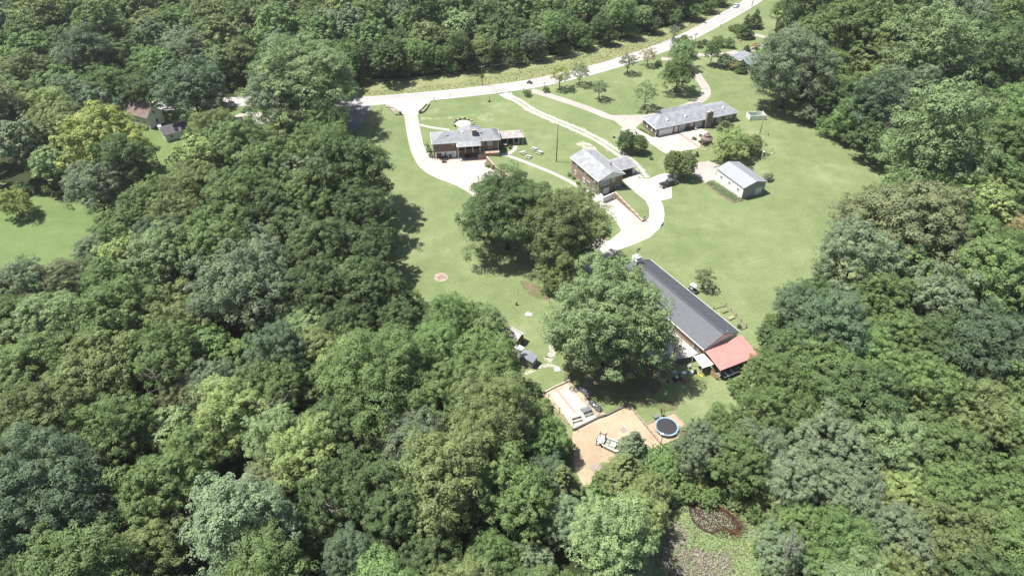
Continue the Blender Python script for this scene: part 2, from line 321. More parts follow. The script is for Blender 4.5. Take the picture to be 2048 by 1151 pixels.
# sand play yard
sheet('sand_yard',[z7(*p) for p in ((380,535),(470,490),(600,425),(680,395),(870,305),(1020,485),(1270,372),(1430,535),(1170,665),(1060,775),(960,900),(560,1000),(540,1060),(480,1050),(380,820),(365,700))],.045,M['sand'])
sheet('court_slab',[z7(*p) for p in ((110,205),(345,95),(430,180),(680,395),(600,430),(385,535),(360,470))],.05,mat('court_border',(.36,.31,.22),.9,var=.3,scale=.8))
sheet('shuffleboard_court',[z7(*p) for p in ((178,208),(340,138),(590,420),(385,522))],.09,M['concrete'])
strip('court_marking',[z7(240,180),z7(470,460)],.35,.096,mat('faded_red',(.45,.22,.18),.8),sm=0)

# terraced lawn by the walls
def terrace(name,pts,m):
    vs=[Vector(p) for p in pts]; tr=geometry.tessellate_polygon([[Vector((v.x,v.y,0)) for v in vs]]); me=bpy.data.meshes.new(name)
    def up(t):
        a,b,c=(vs[i] for i in t); return t if (b-a).cross(c-a).z>0 else (t[0],t[2],t[1])
    me.from_pydata([tuple(v) for v in vs],[],[up(t) for t in tr]); me.materials.append(m)
    o=bpy.data.objects.new(name,me); C.objects.link(o); o['kind']='structure'; return o
def at(p,z): return (p.x,p.y,z)
WA=(z1(1350,785),z1(1421,868),z1(1560,960))      # foot of the retaining wall by the first house
terrace('lawn_terrace',[at(WA[0],1.25),at(WA[1],1.25),at(WA[2],.9),at(z1(1700,960),.06),at(z1(1690,815),.06),at(z1(1530,752),.06),at(z1(1430,742),.3)],M['lawn'])
WB=(p2(778,745),p2(1190,1105))
terrace('lawn_terrace',[at(WB[0],1.55),at(WB[1],.45),at(p2(1245,1085),.07),at(p2(1283,1030),.07),at(p2(1278,900),.07),at(p2(1228,800),.07),at(p2(1078,680),.07),at(p2(960,572),.07),at(p2(900,520),.3)],M['lawn'])
# ---------------- building helpers ----------------
def roof(x0,x1,y0,y1,ze,zr,hl=0,hr=0,th=.2,axis='x'):
    mb=MB(); T=(lambda x,y,z:(x,y,z)) if axis=='x' else (lambda x,y,z:(y,x,z))
    ym=(y0+y1)/2; V=[T(*v) for v in ((x0,y0,ze),(x1,y0,ze),(x1,y1,ze),(x0,y1,ze),(x0+hl,ym,zr),(x1-hr,ym,zr),(x0,y0,ze-th),(x1,y0,ze-th),(x1,y1,ze-th),(x0,y1,ze-th))]
    if hl==0 and hr==0:      # open gable: a folded slab
        V+=[T(x0,ym,zr-th),T(x1,ym,zr-th)]; F=((0,1,5,4),(2,3,4,5),(7,6,10,11),(9,8,11,10),(0,6,7,1),(2,8,9,3),(0,4,10,6),(4,3,9,10),(5,1,7,11),(2,5,11,8))
        v=[mb.bm.verts.new(p) for p in V]; fs=[mb.bm.faces.new([v[i] for i in f]) for f in F]; bmesh.ops.recalc_face_normals(mb.bm,faces=fs); return mb
    v=[mb.bm.verts.new(p) for p in V]
    fs=[mb.bm.faces.new([v[i] for i in f]) for f in ((0,1,5,4),(2,3,4,5),(1,2,5),(3,0,4),(0,6,7,1),(1,7,8,2),(2,8,9,3),(3,9,6,0),(9,8,7,6))]
    bmesh.ops.recalc_face_normals(mb.bm,faces=fs); return mb
def fascia(x0,x1,y0,y1,z,th=.22,t=.06):
    m=MB(); m.box(x0-t,x1+t,y0-t,y0,z-th,z+.01); m.box(x0-t,x1+t,y1,y1+t,z-th,z+.01); m.box(x0-t,x0,y0,y1,z-th,z+.01); m.box(x1,x1+t,y0,y1,z-th,z+.01); return m
def window(par,side,a,z,w,h,at,m=None,mull=1,name='window'):
    """side S/N: wall plane y=at, a is centre x. W/E: wall plane x=at, a is centre y"""
    f=MB(); g=MB(); t=.09
    def b(mb,u0,u1,w0,w1,d0,d1):
        if side=='S': mb.box(u0,u1,at-d1,at-d0,w0,w1)
        elif side=='N': mb.box(u0,u1,at+d0,at+d1,w0,w1)
        elif side=='W': mb.box(at-d1,at-d0,u0,u1,w0,w1)
        else: mb.box(at+d0,at+d1,u0,u1,w0,w1)
    u0,u1,w0,w1=a-w/2,a+w/2,z,z+h
    b(f,u0-t,u0,w0-t,w1+t,-.02,.08); b(f,u1,u1+t,w0-t,w1+t,-.02,.08); b(f,u0,u1,w0-t,w0,-.02,.08); b(f,u0,u1,w1,w1+t,-.02,.08)
    for k in range(1,mull+1): u=u0+w*k/(mull+1); b(f,u-.03,u+.03,w0,w1,-.02,.06)
    o=f.build(name,white,par); b(g,u0,u1,w0,w1,-.02,.03); g.build('pane',m or glass,o); return o
def door(par,side,a,z,w,h,at,m):
    d=MB(); f=MB(); t=.1
    def b(mb,u0,u1,w0,w1,d1):
        if side=='S': mb.box(u0,u1,at-d1,at+.02,w0,w1)
        elif side=='W': mb.box(at-d1,at+.02,u0,u1,w0,w1)
        else: mb.box(at-.02,at+d1,u0,u1,w0,w1)
    b(d,a-w/2,a+w/2,z,z+h,.05); o=d.build('door',m,par)
    b(f,a-w/2-t,a-w/2,z,z+h+t,.09); b(f,a+w/2,a+w/2+t,z,z+h+t,.09); b(f,a-w/2,a+w/2,z+h,z+h+t,.09); f.build('frame',white,o); return o
def vent(x,y,z,par,s=1.0,m=None):   # small triangular roof dormer facing the slope
    v=MB(); v.prism([(-.75*s,-.02),(.75*s,-.02),(0,.42*s)],0,1.3*s,'y'); o=v.build('roof_vent',m or greysid,par,loc=(x,y,z)); return o
def pipe(x,y,z,par,h=.4,r=.07): MB().tube((x,y,z-.2),(x,y,z+h),r).build('vent_pipe',galv,par)
shA=shingle('grey_shingle',(.26,.27,.285),(.31,.32,.335)); shB=shingle('light_shingle',(.29,.30,.305),(.38,.39,.395)); shC=shingle('pale_shingle',(.27,.285,.31),(.32,.335,.36))
shT=shingle('tan_shingle',(.42,.37,.34),(.48,.43,.40)); shD=shingle('slate_shingle',(.22,.235,.27),(.27,.285,.32)); shR=shingle('rust_shingle',(.19,.14,.12),(.235,.17,.15)); shBk=shingle('dark_shingle',(.10,.09,.10),(.13,.12,.13))

# ---------------- first brick house (walk-out basement) ----------------
h=thing('brick_house','brown brick two level house with grey hip roof, covered balcony and big parking court','house',P(865,318)*0+Vector((-24.1,186.8,0)),8)
MB().box(0,20.3,.3,7.0,0,5.25).box(8.8,15.2,7.0,8.9,0,5.25).build('wall',brick,h)
r1=roof(-.35,20.75,-.25,7.4,5.35,7.25,3.9,2.4).build('roof',shA,h)
roof(3.2,9.3,8.4,15.6,5.36,7.2,0,2.0,axis='y').build('rear_roof',shA,h)
fascia(-.35,20.75,-.25,7.4,5.33).build('fascia',white,r1)
bm_=MB().box(12.3,13.7,1.5,2.8,5.4,8.0); c_=bm_.build('chimney',brick,r1)
MB().box(12.22,13.78,1.42,2.88,8.0,8.12).box(12.5,12.8,2,2.3,8.12,8.45).box(13.1,13.4,2,2.3,8.12,8.45).build('chimney_cap',stone,c_)
vent(4.6,1.9,6.4,r1,1.1); vent(15.0,2.2,6.55,r1,1.1)
MB().lathe([(.36,0),(.36,.2),(.22,.34),(.02,.38)],12,(9.4,3.0)).build('round_skylight',white,r1,loc=(0,0,6.85))
for x,y,z in ((13.0,4.2,7.0),(5.5,.9,5.9)): pipe(x,y,z,r1)
mb=MB(); mb.prism([(-2.0,4.62),(2.2,5.95),(2.2,6.08),(-2.0,4.78)],7.2,14.5,'x'); br_=mb.build('balcony_roof',shB,h); MB().box(7.15,14.55,-2.08,-2.0,4.55,4.8).box(7.12,7.2,-2.0,.2,4.6,4.8).build('gutter',white,br_)
MB().box(7.4,14.3,-1.9,.28,2.45,2.65).build('balcony_floor',darkwood,h)
mb=MB(); mb.box(7.4,14.3,-1.9,-1.82,3.45,3.55)
for k in range(36): x=7.42+k*.195; mb.box(x,x+.11,-1.87,-1.84,2.65,3.45)
for k in range(9): y=-1.8+k*.23; mb.box(7.42,7.46,y,y+.12,2.65,3.45); mb.box(14.24,14.28,y,y+.12,2.65,3.45)
mb.build('balcony_railing',mat('brown_rail',(.13,.085,.065),.8),h)
for x in (7.5,9.7,12,14.2): MB().box(x-.07,x+.07,-1.95,-1.81,2.6 if x>8 else 0,4.65).build('post',white if x<8 else offw,h)
MB().box(13.9,14.3,-1.9,-1.5,0,2.44).build('post',brick,h)
MB().box(.05,.17,-.12,.0,0,5.2).build('downspout',white,h); MB().box(20.0,20.12,.12,.26,1.0,5.2).build('downspout',white,h)
MB().box(.5,7.0,.22,.3,0,2.2).build('garage_panel',white,h)
door(h,'S',1.7,.05,1.5,1.95,.22,mat('brown_door',(.10,.075,.06),.6)); door(h,'S',3.7,.05,.35,1.9,.22,darkwood)
window(h,'S',6.1,1.1,.7,.6,.22,curtain)
window(h,'S',6.3,4.2,.75,.75,.3,mat('brown_blind',(.2,.14,.1),.6)); window(h,'S',14.9,3.35,.8,1.5,.3,curtain); window(h,'S',17.5,3.35,1.15,1.5,.3,curtain); window(h,'S',15.0,1.35,.8,.9,.3); window(h,'S',17.5,1.6,.95,.8,.3)
window(h,'S',8.5,3.0,1.2,1.6,.3); window(h,'S',11.2,2.75,1.8,1.9,.3)
MB().box(13.45,15.95,-2.3,-.1,0,1.75).build('brick_planter',brick2,h)
MB().box(14.4,20.2,-1.9,-.25,1.76,1.86).box(14.4,14.5,-1.9,-1.8,1.86,2.5).box(14.4,20.2,-1.9,-1.85,2.45,2.5).box(17.1,17.2,-1.9,-1.8,1.86,2.5).box(16.2,20,-1.85,-1.75,0,1.75).build('side_deck',mat('red_deck',(.42,.28,.2),.8,var=.2,stretch=(6,1,1)),h)
# side porch
po=roof(19.6,28.9,5.3,10.2,2.75,3.9,0,1.1,.16).build('porch_roof',shT,h); fascia(19.6,28.9,5.3,10.2,2.72,.18).build('fascia',white,po)
for x in (21.4,23.6,25.6,27.3,28.6): MB().box(x-.07,x+.07,5.45,5.6,0,2.6).build('post',white,h)
MB().box(20.4,28.0,8.6,8.75,0,2.6).build('porch_back_wall',brick,h)
MB().box(25.6,27.2,5.4,5.6,0,1.0).build('porch_half_wall',brick,h)
mb=MB().box(21,25.2,4.2,4.3,.75,.82).box(21,25.2,4.2,4.3,.1,.16).box(21,21.08,4.3,5.4,.1,.82)
for k in range(24): mb.box(21+k*.178,21.09+k*.178,4.23,4.27,.1,.78)
mb.build('porch_railing',darkwood,h)

# ---------------- middle house ----------------
h=thing('brick_house','red brick two level house with light grey gable roof and open carport','house',(24.3,165.7,0),27)
MB().box(0,8.1,0,14.4,0,5.1).build('wall',brick2,h)
r2=roof(-.5,15.0,-.5,8.6,5.2,6.95,0,0,.16,'y').build('roof',shB,h)
MB().box(-.56,-.5,-.5,15,5.0,5.21).box(8.6,8.66,-.5,15,5.0,5.21).build('gutter',white,r2)
g=MB(); g.prism([(-.2,5.1),(8.3,5.1),(4.05,6.78)],-.42,14.9,'y'); g.build('gable',white,h)
MB().box(-.1,.02,-.14,-.02,0,5.0).build('downspout',white,h)
mb=MB(); mb.tube((6.9,4.6,5.9),(6.9,4.6,6.9),.2,.2,10); mb.build('flue',mat('flue_brick',(.25,.15,.12),.8),r2); pipe(5.6,2.2,6.5,r2,.3,.12)
window(h,'S',2.2,3.15,2.6,1.35,0,curtain,1); window(h,'S',5.0,3.5,.85,1.05,0,curtain); window(h,'S',6.6,.9,1.0,1.0,0)
door(h,'S',2.8,.05,1.9,1.85,0,white)
for y in (1.9,6.8,11.8): window(h,'W',y,3.7,.75,.95,0,curtain)
for y,z,hh in ((2.2,.8,1.2),(7.4,.8,1.2),(12.2,.8,1.2)): window(h,'W',y,z,.95,hh,0,curtain)
window(h,'W',5.1,.15,1.3,1.95,0,glass,1,'patio_door')
cp=MB(); cr_=roof(8.7,17.2,5.2,11.9,2.75,4.3,0,1.2,.16).build('carport_roof',shB,h); fascia(8.7,17.2,5.2,11.9,2.72,.18).build('fascia',white,cr_)
for x,y in ((16.0,5.7),(16.6,5.7),(16.3,11.4),(12.4,11.4)): MB().box(x-.14,x+.14,y-.14,y+.14,0,2.6).build('post',white,h)
MB().box(8.2,16.6,11.1,11.25,0,.9).build('carport_wall',brick2,h)
# white privacy wall and basement stairs
h=thing('patio_wall','white rendered wall screening the basement door of the middle brick house','wall',(0,0,0))
a,b,c=p2(545,742),p2(618,835),p2(770,768)
def wallseg(a,b,z0,z1,t,m,par,name,cap=None,capm=None):
    d=Vector((b.x-a.x,b.y-a.y,0)); n=Vector((-d.y,d.x,0)).normalized()*t/2
    mb=MB(); q=[a-n,b-n,b+n,a+n]; vs=[mb.bm.verts.new((p.x,p.y,0)) for p in q]+[mb.bm.verts.new((p.x,p.y,z)) for p,z in zip(q,(z0,z1,z1,z0))]
    fs=[mb.bm.faces.new([vs[i] for i in f]) for f in ((3,2,1,0),(4,5,6,7),(0,1,5,4),(1,2,6,5),(2,3,7,6),(3,0,4,7))]
    bmesh.ops.recalc_face_normals(mb.bm,faces=fs); o=mb.build(name,m,par)
    if cap:
        n*=1.35; mb=MB(); q=[a-n,b-n,b+n,a+n]; vs=[mb.bm.verts.new((p.x,p.y,z+.003)) for p,z in zip(q,(z0,z1,z1,z0))]+[mb.bm.verts.new((p.x,p.y,z+cap)) for p,z in zip(q,(z0,z1,z1,z0))]
        fs=[mb.bm.faces.new([vs[i] for i in f]) for f in ((3,2,1,0),(4,5,6,7),(0,1,5,4),(1,2,6,5),(2,3,7,6),(3,0,4,7))]
        bmesh.ops.recalc_face_normals(mb.bm,faces=fs); mb.build('coping',capm,par)
    return o
wallseg(a,b,1.9,1.9,.22,white,h,'wall_panel',.06,white); wallseg(b,c,1.9,1.9,.2,offw,h,'wall_panel',.06,white)
buff=mat('buff_cap',(.42,.34,.27),.8,var=.1)
h=thing('retaining_wall','stepped low brick retaining wall beside the lower driveway of the middle house','wall',(0,0,0))
n=7; A_,B_=WB
for k in range(n):
    a=A_.lerp(B_,k/n); b=A_.lerp(B_,(k+1)/n); z=1.62-1.1*k/(n-1); wallseg(a,b,z,z,.3,brick2,h,'wall_step',.09,buff)
h=thing('retaining_wall','brown brick retaining wall with a thick pier at the parking court of the hip roofed house','wall',(0,0,0))
wallseg(WA[0],WA[1],1.35,1.35,.3,brick2,h,'wall_step',.08,buff); wallseg(WA[1],WA[2],1.35,1.1,.3,brick2,h,'wall_step',.08,buff)
q=WA[1]; MB().box(q.x-.45,q.x+.25,q.y-.4,q.y+.3,0,1.65).build('pier',brick,h)
# planter bed at that wall
pl=sheet('planting_bed',[z1(*p) for p in ((1352,790),(1330,815),(1332,845),(1370,860),(1418,862))],.075,M['dirt'])

# ---------------- long ranch house ----------------
h=thing('ranch_house','long single storey brick ranch house with pale roof, white garage door and tall brick chimney','house',(46.5,201.3,0),22)
MB().box(0,31,0,8.2,0,3.0).build('wall',brick,h)
r3=roof(-.5,31.5,-.4,8.9,3.1,4.95,3.9,3.2).build('roof',shC,h); fascia(-.5,31.5,-.4,8.9,3.08).build('fascia',white,r3)
roof(5.8,21.5,5.2,10.2,3.4,5.06,.0,.0,.2).build('rear_roof',shC,h)
cm=MB().box(18.3,20.6,-1.1,-.42,0,5.6).build('chimney',brick2,h); MB().box(18.2,20.7,-1.2,-.32,5.6,5.75).box(19,19.9,-1,-.5,5.75,6.0).build('chimney_cap',stone,cm)
for x,y in ((5.2,1.7),(12.1,1.7),(27.2,2.2)): vent(x,y,3.93 if y<2 else 4.1,r3,1.15,palesid)
for x,y,z in ((8.9,3.2,4.6),(10.2,3.1,4.6),(11.2,3,4.55),(23.4,4.0,4.9),(11.5,1.0,3.8),(15,.7,3.6),(25.8,.9,3.8),(28.2,.7,3.7)): pipe(x,y,z,r3,.3,.1)
gd=MB().box(1.15,6.35,-.08,0,.05,2.45).build('garage_door',white,h)
mb=MB()
for k in range(1,4): mb.box(1.15,6.35,-.1,-.081,.05+k*.6-.02,.05+k*.6+.02)
mb.build('panel_line',greysid,gd)
for k in range(8): MB().box(1.45+k*.6,1.83+k*.6,-.11,-.081,2.02,2.27).build('pane',glass,gd)
door(h,'S',7.6,.2,1.0,2.1,0,mat('cream_door',(.62,.60,.55),.5))
window(h,'S',9.9,.35,2.0,2.0,0,curtain,2,'patio_door'); window(h,'S',13.4,1.5,.9,1.0,0,curtain); window(h,'S',16.2,.35,2.3,2.1,0,curtain,2,'patio_door')
window(h,'S',21.2,1.2,.95,1.3,0,curtain); window(h,'S',24.1,.9,1.2,1.7,0,curtain); window(h,'S',27.3,1.6,.9,.85,0,curtain); window(h,'S',28.9,1.6,.85,.85,0,curtain)
for y in (2.4,5.4):
    wn=window(h,'W',y,1.1,.95,1.35,0,curtain)
    MB().box(-.06,0,y-1.0,y-.6,1.05,2.5).build('shutter',black,wn); MB().box(-.06,0,y+.6,y+1.0,1.05,2.5).build('shutter',black,wn)
MB().box(-.1,.02,-.12,-.0,0,3).build('downspout',white,h); MB().box(30.98,31.1,-.12,0,0,3).build('downspout',white,h)
h=None
# ---------------- metal shed ----------------
h=thing('metal_shed','pale metal outbuilding, shaded end coloured grey, sunlit side white, on the wide right lawn','shed',(64.8,164.0,0),25)
MB().box(0,7.9,.02,11.6,0,3.85).build('wall',greysid,h)  # darker grey puts the shade on the gable end into the colour
MB().box(-.06,0,.0,11.62,0,3.85).build('sunlit_side_wall',white,h)  # left wall coloured white for the sun falling on it
g=MB(); g.prism([(0,3.85),(7.9,3.85),(3.95,4.9)],.0,11.6,'y'); g.build('gable',greysid,h)
rr_=roof(-.35,11.9,-.3,8.2,3.92,5.1,0,0,.1,'y').build('roof',mat('pale_metal_roof',(.33,.345,.365),.4,.4,var=.06),h)
mb=MB()
for k in range(26): y=-.3+k*.49; mb.prism([(-.3,3.94),(3.95,5.12),(3.95,5.16),(-.3,3.98)],y,y+.05,'y'); mb.prism([(8.2,3.94),(3.95,5.12),(3.95,5.16),(8.2,3.98)],y,y+.05,'y')
mb.build('rib',mat('pale_metal_roof',(0,0,0)),rr_)
for y in (2.0,5.8,9.4): window(h,'W',y,1.9,.7,.75,-.06,glass)
for x in (5.15,6.35): MB().box(x-.6,x+.58,-.06,.02,.1,2.5).build('door',palesid,h)
# ---------------- long barn-like building ----------------
BO=Vector((39.8,100.2,0)); BR=31
def bl(x,y,z=0):
    a=R(BR); return Vector((BO.x+x*math.cos(a)-y*math.sin(a),BO.y+x*math.sin(a)+y*math.cos(a),z))
h=thing('long_building','long building with dark grey ribbed metal roof, brick side and raised concrete terrace','building',BO,BR)
MB().box(.5,9.9,.4,28.9,0,4.1).build('wall',brickB,h)
MB().box(.38,.5,9.6,28.9,1.75,4.1).build('siding',white,h)
g=MB(); g.prism([(.3,4.1),(10.0,4.1),(5.15,6.0)],.15,29.2,'y'); g.build('gable',white,h)
MB().box(.5,9.9,.25,.4,0,4.1).build('end_wall',white,h)
mroof=mat('dark_metal_roof',(.088,.096,.108),.5,.35,var=.08,scale=.8)
rb=roof(0,29.6,0,10.3,4.2,6.15,0,0,.12,'y').build('roof',mroof,h)
mb=MB()
for k in range(62): y=.03+k*.482; mb.prism([(0,4.22),(5.15,6.17),(5.15,6.22),(0,4.27)],y,y+.05,'y'); mb.prism([(10.3,4.22),(5.15,6.17),(5.15,6.22),(10.3,4.27)],y,y+.05,'y')
mb.build('rib',mat('metal_rib',(.15,.16,.175),.5,.35),rb); MB().box(4.95,5.35,0,29.6,6.15,6.26).build('ridge_cap',mroof,rb)
MB().box(-.1,-.003,0,29.6,4.02,4.2).box(10.303,10.4,0,29.6,4.02,4.2).build('gutter',white,rb)
cu=MB().box(4.3,6.0,28.0,29.6,5.3,7.0).build('cupola',white,rb)
cc=MB(); cc.box(4.15,6.15,27.85,29.75,7.0,7.1); cc.box(4.45,5.85,28.15,29.45,7.1,7.7); cc.build('louvre_box',white,cu)
cc=MB(); v=[cc.bm.verts.new(p) for p in ((4.3,28.0,7.7),(6.0,28.0,7.7),(6.0,29.6,7.7),(4.3,29.6,7.7),(5.15,28.8,8.3))]
for f in ((0,1,4),(1,2,4),(2,3,4),(3,0,4),(3,2,1,0)): cc.bm.faces.new([v[i] for i in f])
cc.build('cupola_roof',palesid,cu)
MB().tube((5.15,28.8,8.2),(5.15,28.8,10.1),.05).tube((4.6,28.8,9.2),(5.7,28.8,9.2),.04).prism([(4.7,9.5),(5.6,9.5),(5.9,9.75),(5.4,9.9),(4.8,9.7)],28.77,28.83,'y').build('weathervane',dark,cu)
pipe(6.6,.5,5.7,rb,.35,.08)
door(h,'W',2.6,1.8,1.1,2.1,.5,mat('screen_door',(.12,.11,.11),.5))
for y in (10.6,12.0,13.4): window(h,'W',y,2.3,.95,1.3,.38,glass,0)
# raised terrace
dk=[bl(-8.6,1.9),bl(-8.6,10.5),bl(.35,10.5),bl(.35,1.0),bl(-1.7,1.0)]
mb=MB(); mb.prism([(-8.9,4.3),(-8.9,11),(.36,11),(.36,1.5),(-1.6,1.5)],1.5,1.72); mb.build('terrace_slab',mat('slab',(.44,.41,.37),.85,var=.12,scale=.5),h)
mb=MB()
for k in range(6):
    z=.12+k*.24; mb.prism([(-8.85,4.35),(-1.6,1.55),(-1.55,1.65),(-8.8,4.45)],z,z+.13); mb.box(-8.9,-8.8,4.45,10.9,z,z+.13)
mb.build('terrace_boards',mat('grey_boards',(.17,.175,.185),.7,var=.25),h)
mb=MB(); mb.prism([(-8.6,4.6),(-8.6,10.8),(.3,10.8),(.3,1.8),(-1.6,1.8)],0,1.49); mb.build('terrace_base',dark,h)
# red lean-to with its goods
rd=MB(); q0,q1,q2,q3=z5(650,385,3.75),z5(930,265,3.75),z5(1065,425,2.95),z5(770,540,2.95)
def tobl(p):
    a=R(BR); d=p-BO; return Vector((d.x*math.cos(a)+d.y*math.sin(a),-d.x*math.sin(a)+d.y*math.cos(a),p.z))
L0,L1,L2,L3=[tobl(q) for q in (q0,q1,q2,q3)]
redm=mat('red_metal_roof',(.49,.215,.195),.6,.3,var=.10,scale=.6)
v=[rd.bm.verts.new(p) for p in (L3,L2,L1,L0)]+[rd.bm.verts.new(p-Vector((0,0,.08))) for p in (L3,L2,L1,L0)]
fs=[rd.bm.faces.new([v[i] for i in f]) for f in ((0,1,2,3),(7,6,5,4),(0,4,5,1),(1,5,6,2),(2,6,7,3),(3,7,4,0))]; bmesh.ops.recalc_face_normals(rd.bm,faces=fs)
ro=rd.build('lean_to_roof',redm,h)
mb=MB()
for k in range(1,20): t=k/20; mb.tube(L0.lerp(L1,t)+Vector((0,0,.01)),L3.lerp(L2,t)+Vector((0,0,.01)),.025,n=4)
mb.build('rib',mat('red_rib',(.42,.17,.15),.6),ro)
for t,p,q in ((.03,L3,L2),(.5,L3,L2),(.97,L3,L2)):
    c=p.lerp(q,t)+Vector((0,.2,0)); MB().box(c.x-.06,c.x+.06,c.y-.06,c.y+.06,0,2.85).build('post',wood,h)
wr=[tobl(z5(565,430,3.0)),tobl(z5(640,410,3.0)),tobl(z5(720,490,2.4)),tobl(z5(635,520,2.4))]
mb=MB(); v=[mb.bm.verts.new(p) for p in wr]+[mb.bm.verts.new(p-Vector((0,0,.06))) for p in wr]
fs=[mb.bm.faces.new([v[i] for i in f]) for f in ((3,2,1,0),(4,5,6,7),(0,1,5,4),(1,2,6,5),(2,3,7,6),(3,0,4,7))]; bmesh.ops.recalc_face_normals(mb.bm,faces=fs)
mb.build('awning',white,h)
for q in (wr[2],wr[3],wr[0]): MB().box(q.x-.05,q.x+.05,q.y+.05,q.y+.15,0,q.z-.07).build('post',offw,h)
# ---------------- far ranch, top right ----------------
h=thing('brick_house','far brick house with slate blue hip roof half hidden behind a big tree','house',(85.2,262.2,0),-52)
MB().box(0,9.6,0,8.6,0,2.8).build('wall',brick,h)
r4=roof(-.5,10.1,-.5,9.1,2.9,4.8,3.6,3.6).build('roof',shD,h); fascia(-.5,10.1,-.5,9.1,2.88).build('fascia',offw,r4); MB().box(8,8.6,6,6.5,3.5,5.3).build('chimney',darkwood,r4)
window(h,'S',3,1,1.2,1.2,0); window(h,'S',7.5,1,1.2,1.2,0)
# ---------------- left house ----------------
h=thing('cottage','white sided cottage with rusty red roof among the trees on the left','house',P(300,262)+Vector((0,1,0)),-25)
cm_=mat('white_siding',(.68,.70,.69),.6,var=.05)
MB().box(-9,0,0,6,0,4.2).build('wall',cm_,h)
g=MB(); g.prism([(0,4.2),(6,4.2),(3,6.9)],-9,0,'x'); g.build('gable',cm_,h)
roof(-9.4,.4,-.4,6.4,4.1,7.1,0,0,.14).build('roof',shR,h)
window(h,'E',3,4.3,.8,1.1,0); window(h,'E',3.2,1.2,.9,1.3,0); window(h,'S',-2,1.4,.9,1.2,0); window(h,'S',-5,1.4,.9,1.2,0)
MB().lathe([(.2,0),(.2,.3),(.3,.34),(.05,.5)],10,(-3.4,2.4)).build('roof_vent',white,h,loc=(0,0,6.6))
h=thing('garage','low white garage with dark shingled roof beside the white cottage','garage',P(315,292)+Vector((2,2.5,0)),35)
MB().box(0,7.5,0,6,0,2.5).build('wall',cm_,h); g=MB(); g.prism([(0,2.5),(6,2.5),(3,4.0)],0,7.5,'x'); g.build('gable',cm_,h)
roof(-.4,7.9,-.4,6.4,2.45,4.2,0,0,.14).build('roof',shBk,h); window(h,'S',2,1,.9,.9,0); door(h,'S',5,0,.9,2,0,offw)
MB().box(-.45,.6,3.0,6.5,3.2,3.35).build('porch_roof',palesid,h)
# ---------------- small sheds ----------------
h=thing('wooden_shed','brown plank shed with pale weathered roof under leaning branches','shed',z6(320,420),-38)
MB().box(-3.4,0,0,2.6,0,2.2).build('wall',mat('plank_brown',(.19,.12,.08),.85,var=.3,scale=4,stretch=(8,8,.5)),h)
g=MB(); g.prism([(0,2.2),(2.6,2.2),(1.3,2.85)],-3.4,0,'x'); g.build('gable',mat('plank_brown',(0,0,0)),h)
roof(-3.7,.35,-.3,2.9,2.22,3.0,0,0,.08).build('roof',mat('old_tin',(.40,.36,.33),.7,var=.2,scale=1.5),h)
h=thing('garden_shed','small grey green shed with slate panel roof standing nearest the stone path','shed',z6(405,590),-30)
tg=mat('taupe_plastic',(.26,.27,.235),.6,var=.08)
MB().box(-1.7,.0,.1,2.3,.1,1.95).build('wall',tg,h); MB().box(-.2,1.9,-.05,2.4,0,.1).build('base_plank',timber,h)
MB().box(0,1.5,.1,2.3,.1,1.95).build('front_wall',tg,h)
mb=MB(); mb.prism([(-1.85,1.95),(1.65,1.95),(1.65,2.05),(-.1,2.5),(-1.85,2.05)],-.05,2.45,'y'); mb.build('roof',mat('slate_panel',(.20,.215,.245),.5,var=.08),h)
MB().box(.35,1.2,.04,.1,.2,1.8).build('door',mat('taupe_plastic',(0,0,0)),h)
h=thing('storage_box','low grey storage cabinet squeezed between the brown shed and the grey green shed','cabinet',z6(335,470),-38)
MB().box(-.8,.9,0,1.0,0,1.3).build('body',galv,h); mb=MB(); mb.prism([(-.1,1.3),(1.1,1.3),(1.1,1.5),(-.1,1.38)],-.9,1.0,'x'); mb.build('lid',palesid,h)
# ---------------- poles, posts, wires ----------------
def pole(loc,hgt,label,r=.15,arm=None,lamp=False,group=None,mm=None):
    t=thing('utility_pole',label,'utility pole',loc,0,group); MB().tube((0,0,-.3),(0,0,hgt),r*1.15,r*.8,10).build('pole',mm or polewood,t,True)
    if arm: MB().box(-1.1,1.1,-.06,.06,hgt-.7,hgt-.55,arm).build('crossarm',polewood,t); MB().tube((-.9,0,hgt-.55),(-.9,0,hgt-.35),.06).tube((.9,0,hgt-.55),(.9,0,hgt-.35),.06).build('insulator',galv,t)
    if lamp: MB().tube((0,0,hgt-.15),(.9,.2,hgt+.1),.04).build('lamp_arm',galv,t); MB().box(.75,1.3,.0,.4,hgt-.02,hgt+.2).build('lamp_head',dark,t)
    return t
pole(z2(125,665),12.6,'tall dark brown utility pole on the lawn between the gravel track and middle house',arm=None)
_t=pole(z1(1279,1130),6.9,'grey brown pole at the edge of the white parking court',.13); MB().box(-.15,.15,-.15,.15,6.9,7.1).build('cap',dark,_t)
pole(P(964.5,171),7.7,'weathered roadside pole with a leafy vine at its foot in the field',.14,arm=10)
pole(z5(365,635),10.3,'tall leaning wooden pole with a black floodlight beside the raised terrace',.17,lamp=True,mm=mat('tan_pole',(.33,.22,.12),.85,var=.2,scale=2))
pole(z2(1685,455),7.0,'silvery service pole rising behind the olive tree and white enclosure',.12,arm=80,mm=timber)
pole(z3(1262,385),5.8,'roadside pole beside the straight stretch of road near the red car',.12,arm=30)
pole(P(320,332),6.5,'thin dark pole standing in shade near the white garage',.12)
pole(z3(1735,55),8,'roadside pole at the top of the picture near the white car',.13,arm=30)
def wire(a,b,sag,label):
    mb=MB(); n=10; pts=[a.lerp(b,i/n)-Vector((0,0,sag*4*(i/n)*(1-i/n))) for i in range(n+1)]
    for p,q in zip(pts,pts[1:]): mb.tube(p,q,.02,n=4)
    setp(mb.build('overhead_wire',steel),label,'wire')
